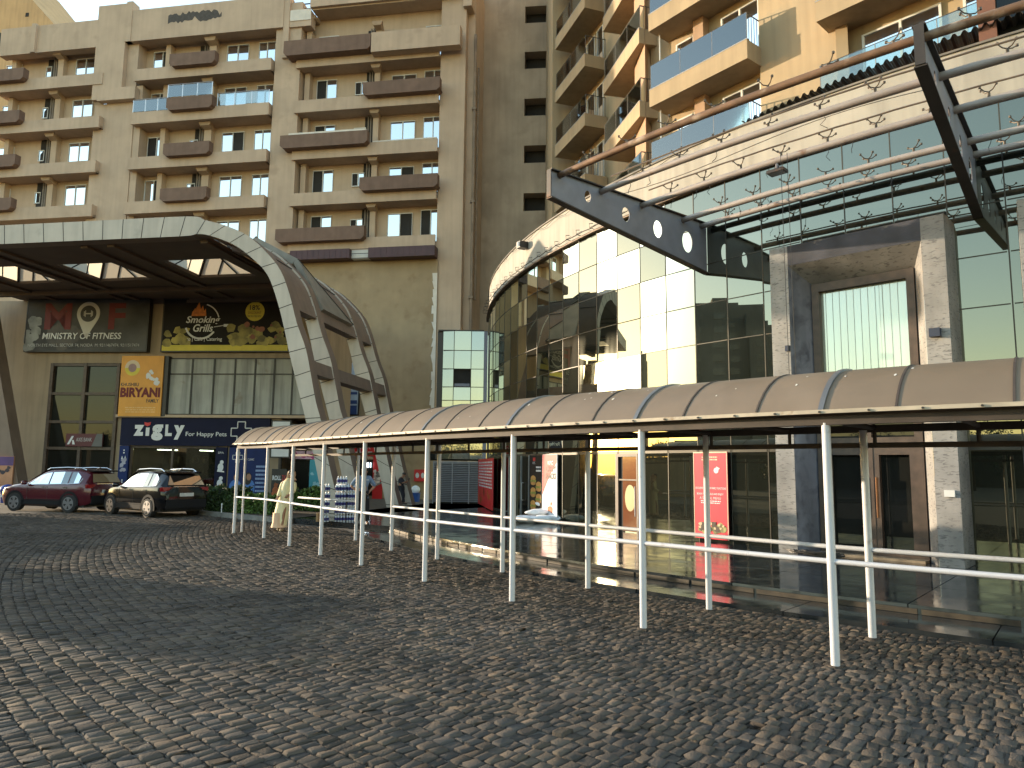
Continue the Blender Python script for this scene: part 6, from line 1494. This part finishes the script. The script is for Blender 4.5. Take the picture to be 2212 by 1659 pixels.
t=board('event_poster','peach and purple poster standing behind the blue bin',Q,s0,s1,.1,z1,2.,.06,mat('peach_print',(.45,.22,.12),.5,var=.25,scale=2),None,'poster');b=MB();b.wb(Q,s0,s1,z1-.45,z1-.02,2.061,2.065);b.build('purple_band',mat('purple_print',(.10,.05,.16),.5,var=.3),t);blobs(Q,s0+.2,s1-.1,z1-.9,z1-.55,2.066,mat('dark_figures',(.05,.04,.05),.6),t,5,.1,.2,seed=3)
# ---------------------------------------------------------------- what the glass mirrors: town beyond the left side of the picture
m_conc=mat('grey_tower_concrete',(.12,.12,.115),.9,var=.1,scale=.2,streak=.2);m_twin=mat('tower_windows',(.04,.045,.05),.3,var=.3,island=.6)
def tower(label,ang,dist,w,h,steps):
    c=np.array([math.cos(ang),math.sin(ang)])*dist;rz=ang;t=thing('tower_block',label,'building',(float(c[0]),float(c[1]),0),rz)
    b=MB()
    for (y0,y1,hh,dx) in steps: b.box(V((-10+dx,y0*w,0)),V((20,0,0)),V((0,(y1-y0)*w,0)),V((0,0,h*hh)))
    b.build('wall',m_conc,t,False,True);b=MB()
    for (y0,y1,hh,dx) in steps:
        z=4.
        while z<h*hh-3:
            n=max(1,int((y1-y0)*w/4.5))
            for i in range(n):
                y=y0*w+(i+.25)*(y1-y0)*w/n;b.box(V((-10+dx-.12,y,z)),V((.1,0,0)),V((0,(y1-y0)*w/n*.5,0)),V((0,0,1.5)))
            z+=3.1
    b.build('windows',m_twin,t,False,True)
def adir(x,y,): 
    # direction seen in the mirror glass at picture point x,y
    p=cyl(x,y,RG);n=np.array([p[0]-CC[0],p[1]-CC[1],0]);n/=np.linalg.norm(n);v=ray(x,y);v=v/np.linalg.norm(v);return v-2*(v@n)*n,p
def mtower(label,xl,xr,ytop,dist,steps):
    a,p=adir(xl,760);c,_=adir(xr,760);m,pm=adir((xl+xr)/2,ytop)
    a0=math.atan2(a[1],a[0]);a1=math.atan2(c[1],c[0])
    if a1-a0>PI: a1-=2*PI
    if a0-a1>PI: a0-=2*PI
    am=(a0+a1)/2;el=m[2]/math.hypot(m[0],m[1]);h=pm[2]+el*dist;w=abs(a1-a0)*dist
    tower(label,am,dist,w,h,steps)
mtower('grey tower block mirrored in the glass, left of the tallest one',1440,1500,665,150,[(-.5,.5,1.,0),(-.5,-.3,.95,-3),(-.1,.2,1.04,2)])
mtower('tallest grey tower block mirrored in the glass',1500,1566,662,170,[(-.5,.5,1.,0),(-.2,.15,1.03,3),(.2,.5,.93,-4)])
mtower('wide grey tower block mirrored in the glass, right of the tallest one',1574,1668,705,180,[(-.5,.2,1.,0),(.2,.5,.9,-3),(-.3,0,1.05,4)])
mtower('low distant tower block mirrored beside the sun',1335,1362,790,240,[(-.5,.5,1.,0),(0,.5,1.1,3)])
m_trunk=mat('tree_bark',(.06,.045,.03),.9,var=.3,bump=.5)
def tree(x,y,h,seed,label):
    r=np.random.default_rng(seed);t=thing('tree',label,'tree',(x,y,0),0,'trees mirrored in the lower glass');b=MB();b.tube([(0,0,0),(.05,.05,h*.3),(0,.1,h*.5)],[.16,.12,.07],8)
    for k in range(5): a=k*1.3+seed;b.tube([(0,.1,h*(.35+.03*k)),(math.cos(a)*h*.25,math.sin(a)*h*.25,h*.7)],[.06,.02],5)
    b.build('trunk',m_trunk,t,False,True);b=MB()
    cl=[(r.normal(0,h*.17),r.normal(0,h*.17),h*.66+r.normal(0,h*.12)) for _ in range(16)]
    for c in cl:
        for q in range(110):
            p=V(c)+V(r.normal(0,h*.085,3));u=V(r.normal(0,1,3)).normalized();w=u.cross(V(r.normal(0,1,3))).normalized();l=r.uniform(.07,.16);b.poly([p-u*l,p+w*l*.5,p+u*l,p-w*l*.5])
    b.build('crown',m_leafd,t,False,True)
def perimeter(label,a0,a1,R,h,m):  # unseen wall added to keep the bright horizon out of the glass
    b=MB();n=24
    for i in range(n):
        a=rad(a0+(a1-a0)*i/n);c=rad(a0+(a1-a0)*(i+1)/n);P=lambda q,r: V((r*math.cos(q),r*math.sin(q),0))
        b.hexa(P(a,R),P(c,R),P(c,R+.4),P(a,R+.4),*[p+V((0,0,h)) for p in (P(a,R),P(c,R),P(c,R+.4),P(a,R+.4))])
    o=b.build('horizon_screen_wall',m);tag(o,label,'wall')
perimeter('long dark perimeter wall behind the trees on the far side of the plaza',172,292,60,4.3,mat('dark_wall',(.05,.05,.042),.9,var=.3))
r=np.random.default_rng(5)
for i in range(13):
    a=rad(196+i*6.3);tree(48*math.cos(a)+r.uniform(-3,3),40*math.sin(a)-4+r.uniform(-2,2),6.2+r.uniform(-.8,1.),20+i,'dark leafy tree along the far side of the plaza, mirrored low in the glass')
for i in range(9):
    tree(-46+r.uniform(-4,4),-14+i*5.2+r.uniform(-1,1),4.3+r.uniform(-.5,.6),i,'dark leafy tree along the far side of the plaza, mirrored low in the glass')
# unseen wall and tall block added off the left side to shade the cobbles
m_bw=mat('shadow_wall',(.32,.26,.18),.9,var=.1,streak=.2)
b=MB();b.box(V((-27.3,20.6,0)),V((.3,0,0)),V((0,9.,0)),V((0,0,2.7)));b.box(V((-27.4,20.6,2.701)),V((.5,0,0)),V((0,9.,0)),V((0,0,.12)));o=b.build('shadow_wall',m_bw);tag(o,'tan boundary wall beside the car park, beyond the left side','wall')
b=MB();b.box(V((-27.6,17.5,0)),V((1.2,0,0)),V((0,3.05,0)),V((0,0,3.7)));b.box(V((-27.7,17.4,3.701)),V((1.4,0,0)),V((0,3.2,0)),V((0,0,.15)));o=b.build('shadow_pylon',m_bw);tag(o,'tall tan gate pylon at the end of the boundary wall','pylon')
